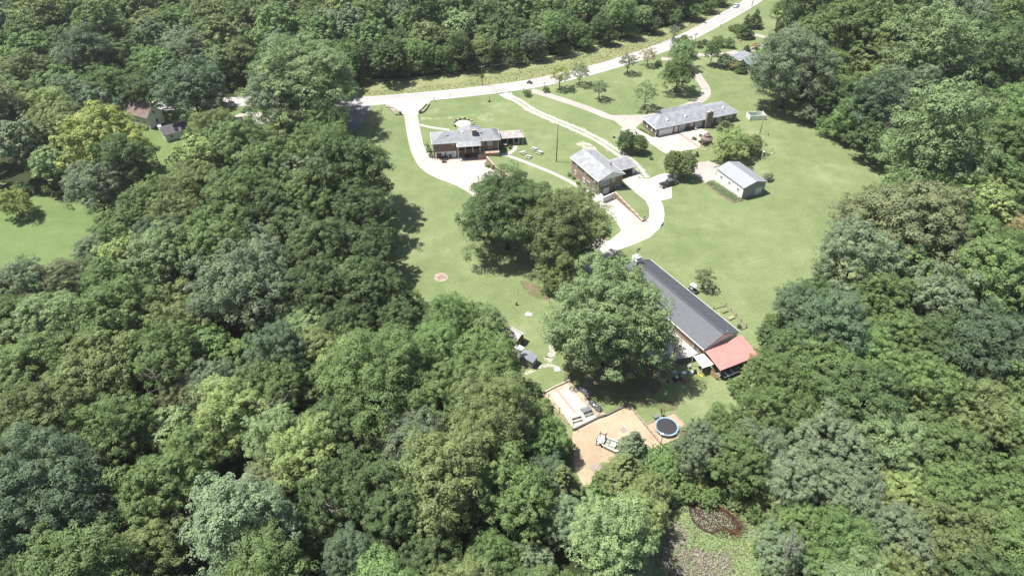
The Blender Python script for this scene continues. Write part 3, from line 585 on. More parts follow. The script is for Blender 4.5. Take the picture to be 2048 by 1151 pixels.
wire(z3(1262,385)+Vector((0,0,5.3)),z2(1685,455)+Vector((0,0,6.5)),1.0,'pale overhead wire crossing the lawn toward the white enclosure')
wire(z2(125,665)+Vector((0,0,10.5)),P(1300,262,3.3),1.0,'thin overhead wire running to the long ranch house')
wire(P(964.5,171)+Vector((0,0,7.3)),z3(1262,385)+Vector((0,0,5.4)),1.2,'long thin roadside wire between the vine clad pole and the pole near the red car')
wire(P(964.5,171)+Vector((0,0,7.3)),z2(125,665)+Vector((0,0,12.0)),1.2,'thin wire from the vine clad roadside pole to the tall lawn pole')
wire(z2(125,665)+Vector((0,0,10.8)),P(985,262,5.2),.8,'thin wire from the tall lawn pole to the hip roofed house')
for i,(bx,by,ty,d) in enumerate(((163,300,205,'at the far left corner of the court'),(260,392,325,'second along the left edge of the court'),(378,530,445,'at the near corner of the pale court'),(517,270,190,'between the two tarpaulin covered heaps'),(617,405,310,'at the near end of the covered heaps'),(855,275,150,'in shade under the big maple'),(1150,685,560,'beside the trampoline corner'),(373,830,720,'at the left edge of the sand yard'),(590,1050,965,'at the bottom end of the sand yard'))):
    b=z7(bx,by); hh=(by-ty)/4.428/ (FPX*math.cos(PITCH)/depth(b))*1.0
    t=thing('net_post','slim black post '+d,'post',b,0,'black posts around the play yard and court')
    MB().tube((0,0,-.1),(0,0,hh),.07,.06,6).build('shaft',dark,t); MB().box(-.1,.1,-.1,.1,hh,hh+.12).build('cap',dark,t)
# ---------------- timber edging ----------------
def edging(label,pts,w_=.25,hh=.35,m=timber):
    t=thing('timber_edging',label,'edging',(pts[0].x,pts[0].y,0)); o=pts[0]
    rr=random.Random(len(label))
    for a,b in zip(pts,pts[1:]):
        L=(b-a).length; n=max(1,int(L/2.6)); d=(b-a)/n
        for k in range(n):
            p=a+d*k-o; q=a+d*(k+.97)-o; nn=Vector((-d.y,d.x,0)).normalized()*w_/2; zz=hh+rr.uniform(-.05,.05)
            mb=MB(); mb.prism([(p.x-nn.x,p.y-nn.y),(q.x-nn.x,q.y-nn.y),(q.x+nn.x,q.y+nn.y),(p.x+nn.x,p.y+nn.y)],0,zz); mb.build('timber',m,t)
tm2=mat('dark_timber',(.12,.11,.11),.8,var=.3)
edging('weathered timber edging between shaded lawn and sand play yard',[z7(380,535),z7(600,425),z7(680,400),z7(870,308)],.3,.4,tm2)
edging('dark timber edging stepping down from yard corner to trampoline',[z7(875,308),z7(1018,487),z7(1160,655)],.3,.4,timber)
edging('pale timber edging around the far side of the trampoline bed',[z7(1020,487),z7(1270,374),z7(1428,535)],.18,.2)
edging('curved log edging at the overgrown side of the trampoline bed',[z7(1428,535),z7(1320,600),z7(1170,663),z7(1062,772)],.3,.3)
edging('bleached timber edging along the far end of the court',[z6(555,828),z6(655,775),z6(800,712)],.3,.35,mat('pale_timber',(.42,.36,.28),.85,var=.2))
edging('brown plank edging along the left side of the court',[z6(555,835),z6(610,925),z6(700,1015),z6(790,1100)],.3,.25,mat('brown_plank',(.28,.19,.13),.85,var=.25))
edging('low brick border at the walkway below the lower driveway',[z4(55,325),z4(130,366)],.25,.3,brick2)
edging('short brick border beside the driveway under the big maple',[P(1091,585),P(1099,606)],.3,.3,brick2)
# ---------------- trampoline ----------------
t=thing('trampoline','round black trampoline with blue rim pad and low net poles','trampoline',z7(1205,520),0)
RT=2.25
MB().lathe([(RT-.32,.82),(RT-.3,.84),(.3,.84)],32).build('mat',mat('trampoline_mat',(.035,.036,.04),.6),t)
ring=[]; mb=MB(); n=36
prof=((RT-.28,.86),(RT,.86),(RT+.03,.80),(RT-.28,.80)); rg=[[mb.bm.verts.new((r*math.cos(2*math.pi*i/n),r*math.sin(2*math.pi*i/n),z)) for i in range(n)] for r,z in prof]
for j in range(4):
    A,B=rg[j],rg[(j+1)%4]
    for i in range(n): mb.bm.faces.new((A[i],B[i],B[(i+1)%n],A[(i+1)%n]))
bmesh.ops.recalc_face_normals(mb.bm,faces=mb.bm.faces[:]); mb.build('rim_pad',mat('blue_pad',(.24,.34,.41),.5,var=.1,scale=.5),t)
for k in range(6):
    a=math.pi*k/3+.3; x,y=RT*math.cos(a),RT*math.sin(a); MB().tube((x,y,0),(x,y,.8),.04).build('leg',steel,t); MB().tube((x*1.01,y*1.01,.8),(x*1.01,y*1.01,1.55),.03).build('net_pole',galv,t)
MB().box(-1.5,-.9,-2.0,-1.6,.87,.93,-20).build('pad',white,t)
t=thing('basketball_hoop','black portable basketball hoop standing behind the trampoline','basketball hoop',z7(1180,415),0)
MB().tube((0,0,0),(0,0,2.3),.06).build('pole',dark,t); MB().box(-.7,-.5,-.5,.5,1.5,2.1).build('backboard',dark,t); MB().box(-.4,.4,-.4,.4,0,.2).build('base',dark,t); MB().tube((0,0,1.9),(-.5,0,1.9),.04).build('arm',dark,t)
t=thing('patio_table','small square dark table beside the trampoline','table',z7(1112,425),20); MB().box(-.5,.5,-.4,.4,.68,.74).build('table_top',mat('grey_top',(.17,.17,.18),.6),t)
for x in (-.4,.4):
    for y in (-.3,.3): MB().box(x-.03,x+.03,y-.03,y+.03,0,.68).build('leg',dark,t)
# ---------------- ship-shaped play structure ----------------
t=thing('play_ship','grey and white wooden play boat with pointed bow, deck and mast on the sand','play structure',z7(735,690),-28)
hull=[(-1.9,-.95),(.9,-1.15),(2.3,0),(.9,1.15),(-1.9,.95)]
mb=MB(); n=5; lo=[mb.bm.verts.new((x*.85,y*.85,0)) for x,y in hull]; hi=[mb.bm.verts.new((x,y,1.0)) for x,y in hull]
for i in range(n): mb.bm.faces.new((lo[i],lo[(i+1)%n],hi[(i+1)%n],hi[i]))
mb.bm.faces.new(lo[::-1]); mb.build('hull',mat('pale_boards',(.50,.51,.48),.7,var=.15,scale=2,stretch=(1,1,8)),t)
mb=MB(); mb.prism([(x*.93,y*.93) for x,y in hull],.5,.58); mb.build('deck',mat('mossy_deck',(.25,.28,.20),.8,var=.3,scale=2),t)
mb=MB()
for i in range(n):
    a,b=Vector(hull[i]),Vector(hull[(i+1)%n]); d=(b-a).normalized(); nn=Vector((-d.y,d.x))*.09; mb.prism([tuple(a-nn),tuple(b-nn),tuple(b+nn),tuple(a+nn)],1.0+i*.003,1.08+i*.003)
mb.build('gunwale',white,t)
MB().box(-.5,.4,-.4,.5,.59,1.15).build('bench',white,t)
tow=MB().box(-3.1,-1.95,-.9,.9,1.15,1.25).build('platform',mat('pale_blue_board',(.55,.60,.63),.6),t)
for x in (-3.05,-2.0):
    for y in (-.85,.85): MB().box(x-.06,x+.06,y-.06,y+.06,0,2.1).build('post',dark,t)
MB().box(-3.1,-3.0,-.9,.9,1.7,1.8).box(-3.1,-2,.8,.9,1.7,1.8).build('rail',dark,t)
MB().tube((-1.7,.1,.5),(-1.7,.1,3.3),.07).build('mast',darkwood,t); MB().tube((-1.7,-.8,2.7),(-1.7,1.0,2.7),.045).build('spar',darkwood,t)
for px_,py_,l in ((828,528,'grey square paving mat by the shrub in the sand yard'),(558,863,'grey square paving mat near the bottom of the sand yard'),(612,850,'mossy square paving mat beside the grey one')):
    t=thing('paving_mat',l,'mat',z7(px_,py_),40); MB().box(-.55,.55,-.55,.55,.04,.1).build('slab',mat('paver',(.27,.23,.21),.9),t,bevel=.01)
setp(MB().box(-.6,.6,-.6,.6,0,.14,12,(0,0)).build('paving_mat',mat('pale_paver',(.42,.42,.43),.85),loc=z6(684,614)),'square pale grey slab at the end of the stone path','slab')
# ---------------- picnic tables ----------------
def picnic(loc,rot,label,top,leg,group,s=1.0):
    t=thing('picnic_table',label,'picnic table',loc,rot,group); t.scale=(s,s,s)
    mb=MB(); 
    for k in range(5): mb.box(-.95,.95,-.37+k*.15,-.24+k*.15,.72,.77)
    mb.build('table_top',top,t)
    for y in (-.78,.78):
        mb=MB(); mb.box(-.95,.95,y-.14,y-.01,.42,.47); mb.box(-.95,.95,y+.01,y+.14,.42,.47); mb.build('bench',top,t)
    for x in (-.65,.65): MB().tube((x,-.7,0),(x,-.2,.72),.04,n=6).tube((x,.7,0),(x,.2,.72),.04,n=6).box(x-.03,x+.03,-.8,.8,.36,.42).build('leg_frame',leg,t)
    return t
whp=mat('bleached_boards',(.42,.42,.40),.6,var=.1)
g_='four weathered picnic tables on the lawn'
for x,y,r,l in ((1685,725,35,'leftmost grey white picnic table on the lawn'),(1735,762,-20,'nearest grey white picnic table on the lawn'),(1790,690,-35,'farthest grey white picnic table on the lawn'),(1838,722,-35,'rightmost grey white picnic table on the lawn')): picnic(z1(x,y),r,l,whp,dark,g_)
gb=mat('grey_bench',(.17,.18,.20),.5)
g_='picnic tables on the court slab'
picnic(z7(500,375)+Vector((0,0,.09)),25,'dark grey picnic table in the dappled shade on the court',gb,dark,g_,1.05)
picnic(z7(400,428)+Vector((0,0,.09)),20,'pale grey picnic table at the sunny near end of the court',whp,dark,g_,1.05)
# covered heaps
def heap(loc,rot,L,W,H_,label):
    mb=MB(); rr=random.Random(int(L*10)); n=14; m_=8; rows=[]
    for i in range(n+1):
        x=-L/2+L*i/n; e=math.sqrt(max(0,1-(abs(2*i/n-1))**4)); row=[]
        for j in range(m_+1):
            a=math.pi*j/m_; k=1+rr.uniform(-.09,.09); row.append(mb.bm.verts.new((x,-math.cos(a)*W/2*k*(.25+.75*e),math.sin(a)**.7*H_*k*(.35+.65*e) if 0<j<m_ else 0)))
        rows.append(row)
    for A,B in zip(rows,rows[1:]):
        for j in range(m_): mb.bm.faces.new((A[j],B[j],B[j+1],A[j+1]))
    mb.bm.faces.new(rows[0]); mb.bm.faces.new(rows[-1][::-1]); bmesh.ops.recalc_face_normals(mb.bm,faces=mb.bm.faces[:])
    t=thing('covered_heap',label,'tarpaulin heap',loc,rot); mb.build('tarpaulin',mat('shiny_tarp',(.075,.08,.095),.3,.6,var=.4,scale=2),t); return t
heap(z7(475,190),-52,3.4,1.2,.9,'shiny black tarpaulin heap farther from the sand yard beside the court')
heap(z7(578,322),-52,3.6,1.2,.8,'shiny black tarpaulin heap nearer the sand yard beside the court')
t=thing('grill','black barrel grill between the two tarpaulin heaps','grill',z7(510,262),-50); mb=MB(); mb.tube((-.6,0,.9),(.6,0,.9),.35,n=14); mb.build('barrel',dark,t,True); MB().tube((.35,0,1.2),(.35,0,1.9),.07).build('chimney',dark,t)
for x in (-.5,.5):
    for y in (-.25,.25): MB().tube((x,y,0),(x,y,.8),.03,n=6).build('leg',dark,t)
# ---------------- cars ----------------
def wheels(t,xs,y,r,rim=galv):
    for x in xs:
        for s in (-1,1):
            w_=MB(); w_.tube((x,s*y-.11,r),(x,s*y+.11,r),r,n=16); o=w_.build('wheel',black,t,True); MB().tube((x,s*(y+.12)-.01,r),(x,s*(y+.12)+.01,r),r*.6,n=12).build('rim',rim,o)
def bodyloft(secs,name,m,t,bev=.05):
    """secs: (x, half width, z0, z1)"""
    mb=MB(); rows=[]
    for x,hw,a,b in secs: rows.append([mb.bm.verts.new(p) for p in ((x,-hw,a),(x,hw,a),(x,hw,a+(b-a)*.6),(x,hw*.9,b),(x,-hw*.9,b),(x,-hw,a+(b-a)*.6))])
    for A,B in zip(rows,rows[1:]):
        for j in range(6): mb.bm.faces.new((A[j],A[(j+1)%6],B[(j+1)%6],B[j]))
    mb.bm.faces.new(rows[0][::-1]); mb.bm.faces.new(rows[-1]); bmesh.ops.recalc_face_normals(mb.bm,faces=mb.bm.faces[:])
    return mb.build(name,m,t,False,bev)
carglass=mat('car_glass',(.03,.04,.05),.05,.8)
def car(loc,rot,label,col,name='car'):
    t=thing(name,label,'car',loc,rot); pm=mat('paint_%d'%int(sum(col)*997),col,.25,.6,var=.03)
    bodyloft([(-2.25,.78,.35,.8),(-2.1,.86,.25,.95),(-1.0,.9,.22,1.0),(.9,.9,.22,.95),(1.9,.86,.25,.82),(2.25,.75,.32,.65)],'body',pm,t)
    bodyloft([(-1.75,.7,.94,1.0),(-1.2,.72,.94,1.38),(.2,.72,.94,1.42),(1.05,.74,.9,.98)],'cabin_glass',carglass,t,.03)
    bodyloft([(-1.25,.62,1.37,1.42),(-.9,.66,1.38,1.46),(.1,.66,1.39,1.47),(.4,.6,1.36,1.41)],'roof',pm,t,.02)
    wheels(t,(-1.4,1.45),.8,.33)
    for s in (-1,1): MB().box(2.12,2.26,s*.6-.16,s*.6+.16,.55,.68).build('headlight',white,t); MB().box(-2.27,-2.15,s*.65-.12,s*.65+.12,.62,.78).build('tail_light',mat('red_lens',(.4,.02,.02),.3),t)
    return t
car(z3(1168,325)+Vector((0,0,.06)),238,'small dark red car driving on the straight stretch of road',(.22,.03,.04))
car(z3(1607,55)+Vector((0,0,.06)),58,'white car driving on the road at the top edge',(.7,.72,.75))
car(P(487,247)+Vector((0,0,.06)),20,'dark car parked on the gravel drive behind the leftmost roadside trees',(.05,.055,.07))
t=thing('pickup_truck','dark grey crew cab pickup truck parked on the loop driveway beside the cedars','pickup truck',z2(985,845)+Vector((0,0,.05)),28+180+0)
tp=mat('truck_paint',(.045,.047,.052),.3,.6,var=.05)
t.rotation_euler=(0,0,R(28))
bodyloft([(-2.85,.88,.45,.95),(-2.7,.95,.42,1.02),(1.3,.96,.4,1.05),(2.4,.93,.42,1.05),(2.85,.82,.45,.85)],'body',tp,t)
bodyloft([(-.75,.78,1.03,1.12),(-.5,.8,1.03,1.72),(1.0,.8,1.03,1.75),(1.65,.82,1.0,1.1)],'cabin_glass',carglass,t,.03)
bodyloft([(-.6,.68,1.7,1.76),(-.4,.72,1.72,1.82),(.8,.72,1.74,1.83),(1.05,.68,1.7,1.76)],'roof',mat('silver_roof',(.10,.11,.125),.3,.5),t,.02)
MB().box(-2.75,-.82,-.85,.85,1.03,1.12).build('bed_cover',mat('bed_cover',(.025,.026,.028),.6),t)
wheels(t,(-1.85,1.9),.86,.4)
for s in (-1,1): MB().box(2.76,2.88,s*.68-.16,s*.68+.16,.65,.85).build('headlight',white,t); MB().box(1.1,1.25,s*1.0-.1,s*1.0+.1,1.05,1.2).build('mirror',tp,t); MB().box(-2.88,-2.8,s*.85-.07,s*.85+.07,.65,.95).build('tail_light',mat('red_lens',(0,0,0)),t)
MB().box(-2.98,-2.84,-.9,.9,.4,.6).build('bumper',galv,t)
# motorcycle and rider
mc=thing('motorcycle','dark touring motorcycle on the road near the round bushes','motorcycle',z1(1745,82)+Vector((0,0,.06)),172)
for x in (-.75,.75): MB().tube((x,-.07,.32),(x,.07,.32),.32,n=16).build('wheel',black,mc,True)
bodyloft([(-.9,.14,.5,.75),(-.3,.2,.35,.85),(.3,.2,.35,.98),(.6,.13,.55,.95)],'body',dark,mc,.03); MB().box(-1.05,-.55,-.38,-.2,.4,.75).box(-1.05,-.55,.2,.38,.4,.75).build('saddlebag',dark,mc,bevel=.03); MB().tube((.55,-.4,1.1),(.55,.4,1.1),.025).build('handlebar',steel,mc); MB().tube((.5,0,1.0),(.75,0,.35),.04).build('fork',steel,mc); MB().box(.6,.64,-.2,.2,1.0,1.35).build('windshield',glass,mc)
def figure(label,loc,rot,joints,edges,rad,mcol,hair=True):
    me=bpy.data.meshes.new('person'); me.from_pydata(joints,edges,[]); o=bpy.data.objects.new('person',me); C.objects.link(o); o.location=loc; o.rotation_euler=(0,0,R(rot))
    sk=o.modifiers.new('skin','SKIN'); lay=me.skin_vertices[0] if me.skin_vertices else None
    if lay is None: bpy.context.view_layer.update(); lay=me.skin_vertices[0]
    for i,r in enumerate(rad): lay.data[i].radius=(r,r)
    lay.data[0].use_root=True
    o.modifiers.new('sub','SUBSURF').levels=2; me.materials.append(mcol); setp(o,label,'person'); return o
J=[(-.25,0,.85),(-.2,0,1.12),(-.08,0,1.38),(-.05,0,1.5),(-.02,0,1.62),(0,0,1.74),(-.08,.2,1.38),(.15,.28,1.15),(.5,.36,1.1),(-.08,-.2,1.38),(.15,-.28,1.15),(.5,-.36,1.1),(-.22,.12,.82),(.22,.24,.78),(.12,.26,.36),(.25,.26,.3),(-.22,-.12,.82),(.22,-.24,.78),(.12,-.26,.36),(.25,-.26,.3)]
E_=[(0,1),(1,2),(2,3),(3,4),(4,5),(2,6),(6,7),(7,8),(2,9),(9,10),(10,11),(0,12),(12,13),(13,14),(14,15),(0,16),(16,17),(17,18),(18,19)]
RD=[.15,.15,.15,.06,.1,.09,.07,.05,.035,.07,.05,.035,.1,.08,.055,.045,.1,.08,.055,.045]
rider=figure('person in dark clothes and helmet riding the motorcycle',mc.location,172,J,E_,RD,mat('dark_clothes',(.04,.04,.05),.8))
mb=MB(); mb.blob((0,0,1.7),.15,2,0); mb.build('helmet',mat('helmet',(.35,.33,.2),.3),rider,True)
# ---------------- entrance walls of stone ----------------
def stonewall(label,pts,pier):
    t=thing('stone_planter',label,'planter wall',(0,0,0)); mb=MB(); rr=random.Random(5)
    n=len(pts); 
    for a,b,k in zip(pts,pts[1:],range(n)):
        L=(b-a).length; m_=int(L/.32)
        for j in range(m_):
            for zz in (.12,.35,.58): p=a.lerp(b,(j+.5+.3*rr.random())/m_); mb.blob((p.x,p.y,zz+rr.uniform(-.03,.03)),rr.uniform(.17,.26),1,.2,.75,rr.random())
    mb.build('stones',stone,t)
    return t
ta=stonewall('stone planter wall with shrubs on the left side of the driveway entrance',[z1(425,295),z1(480,335),z1(515,372),z1(550,370)],None)
tb=stonewall('stone planter wall with shrubs on the right side of the driveway entrance',[z1(820,270),z1(805,305),z1(770,345),z1(735,355)],None)
for t,back,pr in ((ta,[z1(450,300),z1(500,312),z1(552,345)],z1(558,366)),(tb,[z1(800,268),z1(762,305),z1(735,335)],z1(737,352))):
    mb=MB(); rr=random.Random(8)
    for a,b in zip(back,back[1:]):
        m_=int((b-a).length/.3)
        for j in range(m_):
            for zz in (.12,.35): p=a.lerp(b,(j+.5)/m_); mb.blob((p.x,p.y,zz),rr.uniform(.17,.25),1,.2,.75,rr.random())
    mb.build('stones',stone,t); MB().box(pr.x-.4,pr.x+.4,pr.y-.4,pr.y+.4,0,1.15).build('brick_pier',brick,t)
MB_=[(z1(490,318),z1(540,352)),(z1(795,290),z1(755,335))]
# mailbox, signs, posts
def mailbox(loc,label,rot=0,hh=1.1):
    t=thing('mailbox',label,'mailbox',loc,rot); MB().box(-.05,.05,-.05,.05,0,hh).build('post',darkwood,t); m_=MB(); m_.box(-.12,.12,-.28,.28,hh,hh+.16); m_.tube((0,-.28,hh+.16),(0,.28,hh+.16),.12,n=12); m_.build('box',dark,t)
mailbox(z1(868,245),'black mailbox at the road just right of the stone planters'); mailbox(z1(1692,158),'black mailbox beside the left round bush'); mailbox(z3(1478,225),'dark mailbox at the far right roadside')
mailbox(z1(450,312),'dark mailbox behind the left stone planter'); mailbox(z1(1880,98),'dark mailbox behind the right round bush')
mailbox(P(452,207),'left one of two mailboxes in the shade by the left end of the road'); mailbox(P(461,207),'right one of two mailboxes in the shade by the left end of the road')
t=thing('sign_post','thin roadside sign post on the verge','sign',z1(1015,225)); MB().tube((0,0,0),(0,0,2.2),.035).build('post',galv,t); MB().box(-.02,.3,-.03,.0,1.8,2.2).build('plate',galv,t)
t=thing('flag_stand','white post banner above a dark planter tub by the road','banner',z1(1378,248)); MB().box(-.5,.3,-.3,.3,0,.45).build('planter_tub',darkwood,t); MB().box(-.25,.15,.1,.2,.4,2.3).build('banner',white,t); MB().blob((-.1,-.1,.6),.3,2,.2).build('flowers',mat('planter_green',(.12,.18,.06),.8),t)
# round patio behind the first house
t=thing('fire_circle','round white patio ringed by low dark stone blocks behind the first house','patio',z1(1135,450))
MB().lathe([(2.6,.03),(2.6,.1),(.1,.1)],28).build('slab',M['concrete'],t)
rr=random.Random(4)
for k in range(26):
    a=2*math.pi*k/26
    if -2.5<math.sin(a)*3.3: MB().box(-.3,.3,-.2,.2,0,rr.uniform(.35,.7),math.degrees(a)+90,(0,0)).build('block',stone if k%2 else darkwood,t,loc=(3.4*math.cos(a),3.2*math.sin(a),0))
# ---------------- gazebo ----------------
t=thing('gazebo','round gazebo with two tier brown roof beside the patio','gazebo',p3(1338,872),15)
gr=mat('brown_shingle_round',(.17,.125,.105),.8,var=.15,scale=3)
MB().lathe([(2.0,2.2),(2.05,2.3),(.95,3.0),(.9,2.95)],8).build('lower_roof',gr,t); MB().lathe([(.7,2.9),(.7,3.25),(1.15,3.22),(1.15,3.3),(.25,3.85),(.2,4.1),(.02,4.3)],8).build('upper_roof',gr,t)
for k in range(8): a=2*math.pi*k/8; MB().box(1.7*math.cos(a)-.06,1.7*math.cos(a)+.06,1.7*math.sin(a)-.06,1.7*math.sin(a)+.06,0,2.25).build('post',darkwood,t)
mb=MB()
for k in range(8):
    if k==5: continue
    a,b=2*math.pi*k/8,2*math.pi*(k+1)/8; mb.tube((1.7*math.cos(a),1.7*math.sin(a),.95),(1.7*math.cos(b),1.7*math.sin(b),.95),.05,n=6)
    for j in range(1,8): c=Vector((1.7*math.cos(a),1.7*math.sin(a),0)).lerp(Vector((1.7*math.cos(b),1.7*math.sin(b),0)),j/8); mb.box(c.x-.025,c.x+.025,c.y-.025,c.y+.025,.1,.95)
mb.build('railing',darkwood,t); MB().lathe([(1.85,0),(1.85,.15),(.1,.15)],8).build('floor',wood,t)
MB().lathe([(.4,.8),(.4,.85),(.1,.86)],12).build('table',white,t)
strip('brick_edging',[p3(1200,860),p3(1210,930),p3(1290,975),p3(1400,960),p3(1480,900)],.5,.16,mat('step_brick',(0,0,0)))
# white enclosure
t=thing('white_enclosure','open topped white vinyl fence enclosure on the lawn right of the ranch house','fence enclosure',z2(1605,350),6)
MB().box(0,5.6,0,.1,.05,1.65).build('front_panel',white,t); MB().box(0,.1,.1,2.9,.05,1.65).build('side_panel',white,t); MB().box(0,5.6,2.9,3.0,.05,1.65).build('rear_panel',white,t); MB().box(5.5,5.6,.1,2.9,.05,1.65).build('side_panel',white,t)
for x in (-.05,2.75,5.55):
    for y in (-.05,2.9): MB().box(x,x+.16,y,y+.16,0,1.85).build('post',white,t)
# flower-bed pieces, feeders
t=thing('bird_feeder','small yellow topped bird feeder on the right lawn','bird feeder',z2(1775,598)); MB().tube((0,0,0),(0,0,1.6),.04).build('post',darkwood,t); MB().lathe([(.3,1.6),(.25,1.95),(.05,2.1)],6).build('house',mat('ochre',(.5,.32,.12),.7),t); MB().lathe([(.35,0),(.4,.2),(.1,.25)],10,(.2,-.3)).build('base_bowl',stone,t)
t=thing('garden_column','pale stone column with small stone foot on the right lawn','column',z2(1703,640)); MB().box(-.2,.2,-.2,.2,.25,2.3).build('shaft',mat('cream_stone',(.55,.50,.42),.8),t); MB().box(-.35,.35,-.35,.35,0,.25).build('base',stone,t); MB().box(-.27,.27,-.27,.27,2.3,2.42).build('cap',mat('cream_stone',(0,0,0)),t)
t=thing('lamp_post','short black lamp post beside the loop drive','lamp post',z2(798,1125)); MB().tube((0,0,0),(0,0,1.5),.04).build('post',dark,t); MB().box(-.12,.12,-.12,.12,1.5,1.8).build('lantern',dark,t)
# golf cart by the building
t=thing('golf_cart','small pale roofed golf cart parked against the back of the long building','golf cart',z4(742,728),-55)
bodyloft([(-1.2,.55,.3,.7),(-.3,.6,.25,.75),(.6,.6,.25,.5),(1.2,.5,.35,.75)],'body',mat('cart_green',(.05,.08,.09),.3),t,.05); MB().box(-1.0,.6,-.6,.6,1.75,1.83).build('roof',mat('pale_blue_board',(0,0,0)),t,bevel=.03)
for x,y in ((-.95,-.5),(-.95,.5),(.55,-.5),(.55,.5)): MB().tube((x,y,.6),(x,y,1.75),.03,n=6).build('post',dark,t)
wheels(t,(-.8,.85),.52,.22); MB().box(-.6,-.1,-.5,.5,.75,.9).build('seat',offw,t)
# fenced raised beds by the building
t=thing('garden_pen','fenced vegetable patch with raised beds behind the long building','garden fence',z5(812,45),0)
def rel(p): return p-t.location
cs=[rel(z5(*p)) for p in ((715,68),(812,45),(968,212),(925,228))]
mb=MB()
for a,b in zip(cs,cs[1:]): mb.tube(a+Vector((0,0,.85)),b+Vector((0,0,.85)),.035,n=5); mb.tube(a+Vector((0,0,.45)),b+Vector((0,0,.45)),.03,n=5); mb.tube(a+Vector((0,0,.08)),b+Vector((0,0,.08)),.07,n=5)
mb.build('rail',timber,t)
for a,b in zip(cs,cs[1:]):
    m_=max(1,int((b-a).length/1.9))
    for j in range(m_+1): p=a.lerp(b,j/m_); MB().box(p.x-.05,p.x+.05,p.y-.05,p.y+.05,0,1.05).build('post',mat('green_post',(.06,.09,.07),.7),t)
for (x,y) in ((800,88),(852,140)):
    q=rel(z5(x,y)); MB().box(q.x-.9,q.x+.9,q.y-.45,q.y+.45,0,.35,28,(q.x,q.y)).build('raised_bed',timber,t); MB().box(q.x-.8,q.x+.8,q.y-.35,q.y+.35,.35,.42,28,(q.x,q.y)).build('bed_soil',M['baresoil'],t)
setp(MB().tube((0,0,.1),(3.6,-4.8,.1),.07,n=8).build('drain_pipe',white,loc=z4(1325,1015)),'long white pipe lying on the grass at the forest edge','pipe')
# ash pile
t=thing('brush_pile','round pile of pale sticks on a bare patch in the lawn','brush pile',P(882,554)); MB().lathe([(1.7,.03),(1.5,.06),(.2,.1)],20).build('ash_patch',mat('ash',(.34,.27,.22),.95,var=.3,scale=2),t)
mb=MB(); rr=random.Random(9)
for k in range(70):
    a=rr.uniform(0,6.28); r=rr.uniform(0,1.3); b=rr.uniform(0,6.28); L=rr.uniform(.3,.8); x,y=r*math.cos(a),r*math.sin(a); z=.12+(.35*(1-r/1.4))*rr.random(); mb.tube((x,y,z),(x+L*math.cos(b),y+L*math.sin(b),z+rr.uniform(-.05,.15)),.035,n=4)
mb.build('sticks',mat('bleached_sticks',(.45,.36,.30),.9),t)
# goods around the lean-to
def at5(x,y): return z5(x,y)
t=thing('jon_boat','dark grey metal boat on a trailer under the red roof','boat',z5(845,572),27)
hb=[(-2.3,.75),(1.6,.75),(2.4,.4),(2.4,-.4),(1.6,-.75),(-2.3,-.75)]
mb=MB(); lo=[mb.bm.verts.new((x*.92,y*.75,.45)) for x,y in hb]; hi=[mb.bm.verts.new((x,y,1.0)) for x,y in hb]; ins=[mb.bm.verts.new((x*.96,y*.9,1.0)) for x,y in hb]; fl=[mb.bm.verts.new((x*.9,y*.75,.6)) for x,y in hb]
for i in range(6):
    j=(i+1)%6; mb.bm.faces.new((lo[i],lo[j],hi[j],hi[i])); mb.bm.faces.new((hi[i],hi[j],ins[j],ins[i])); mb.bm.faces.new((ins[i],ins[j],fl[j],fl[i]))
mb.bm.faces.new(lo); mb.bm.faces.new(fl); bmesh.ops.recalc_face_normals(mb.bm,faces=mb.bm.faces[:]); mb.build('hull',mat('boat_grey',(.16,.19,.19),.4,.5),t)
for x in (-1.4,.2): MB().box(x,x+.35,-.68,.68,.85,.93).build('seat',palesid,t)
MB().box(-2.2,2.8,-.05,.05,.3,.4).box(-1,-.9,-.8,.8,.3,.4).build('trailer',galv,t); wheels(t,(-.95,),.85,.28)
MB().box(-2.75,-2.35,-.15,.15,.5,1.35).build('outboard_motor',black,t)
t=thing('water_tank','cluster of white plastic drums at the corner of the red roof','drum',z5(765,590))
for x,y,r in ((0,0,.28),(-.1,.6,.25),(.35,.3,.22)): MB().lathe([(r,0),(r,.7),(r*.6,.8),(.05,.82)],12,(x,y)).build('drum',white,t,True)
t=thing('plywood_sheet','brown plywood sheet standing under the awning beside the lean-to','board',z5(715,590),-60); MB().box(-.9,.9,-.04,.04,0,1.5).build('sheet',mat('plywood',(.36,.22,.13),.8),t)
t=thing('riding_mower','black garden cart with white tubs parked by the terrace','cart',z5(438,605),28); MB().box(-.9,.9,-.5,.5,.35,.62).build('bed',dark,t,bevel=.03); MB().box(-.5,.1,-.3,.3,.63,.85).build('tub',palesid,t); wheels(t,(-.6,.6),.5,.24)
for x,y,l,m_ in ((415,560,'pale plastic crate behind the black garden cart',palesid),(490,565,'white plastic tub by the terrace end',white)):
    t=thing('plastic_tub',l,'tub',z5(x,y),20); mb=MB(); mb.box(-.4,.4,-.3,.3,0,.45); mb.build('body',m_,t,bevel=.03); MB().box(-.43,.43,-.33,.33,.45,.5).build('lid',m_,t)
for x,y,l,m_ in ((527,520,'white barrel standing upright against the terrace steps',offw),(545,570,'white round bin on the grass between terrace and awning',white),(573,560,'dark round bin next to the white one',dark)):
    t=thing('barrel',l,'barrel',z5(x,y)); MB().lathe([(.28,0),(.33,.4),(.3,.85),(.28,.86)],14).build('body',m_,t,True); MB().lathe([(.31,.86),(.31,.9),(.02,.92)],14).build('lid',m_,t)
t=thing('kayak','short yellow kayak lying on the grass near the awning','kayak',z5(607,570),-55); mb=MB()
rows=[]
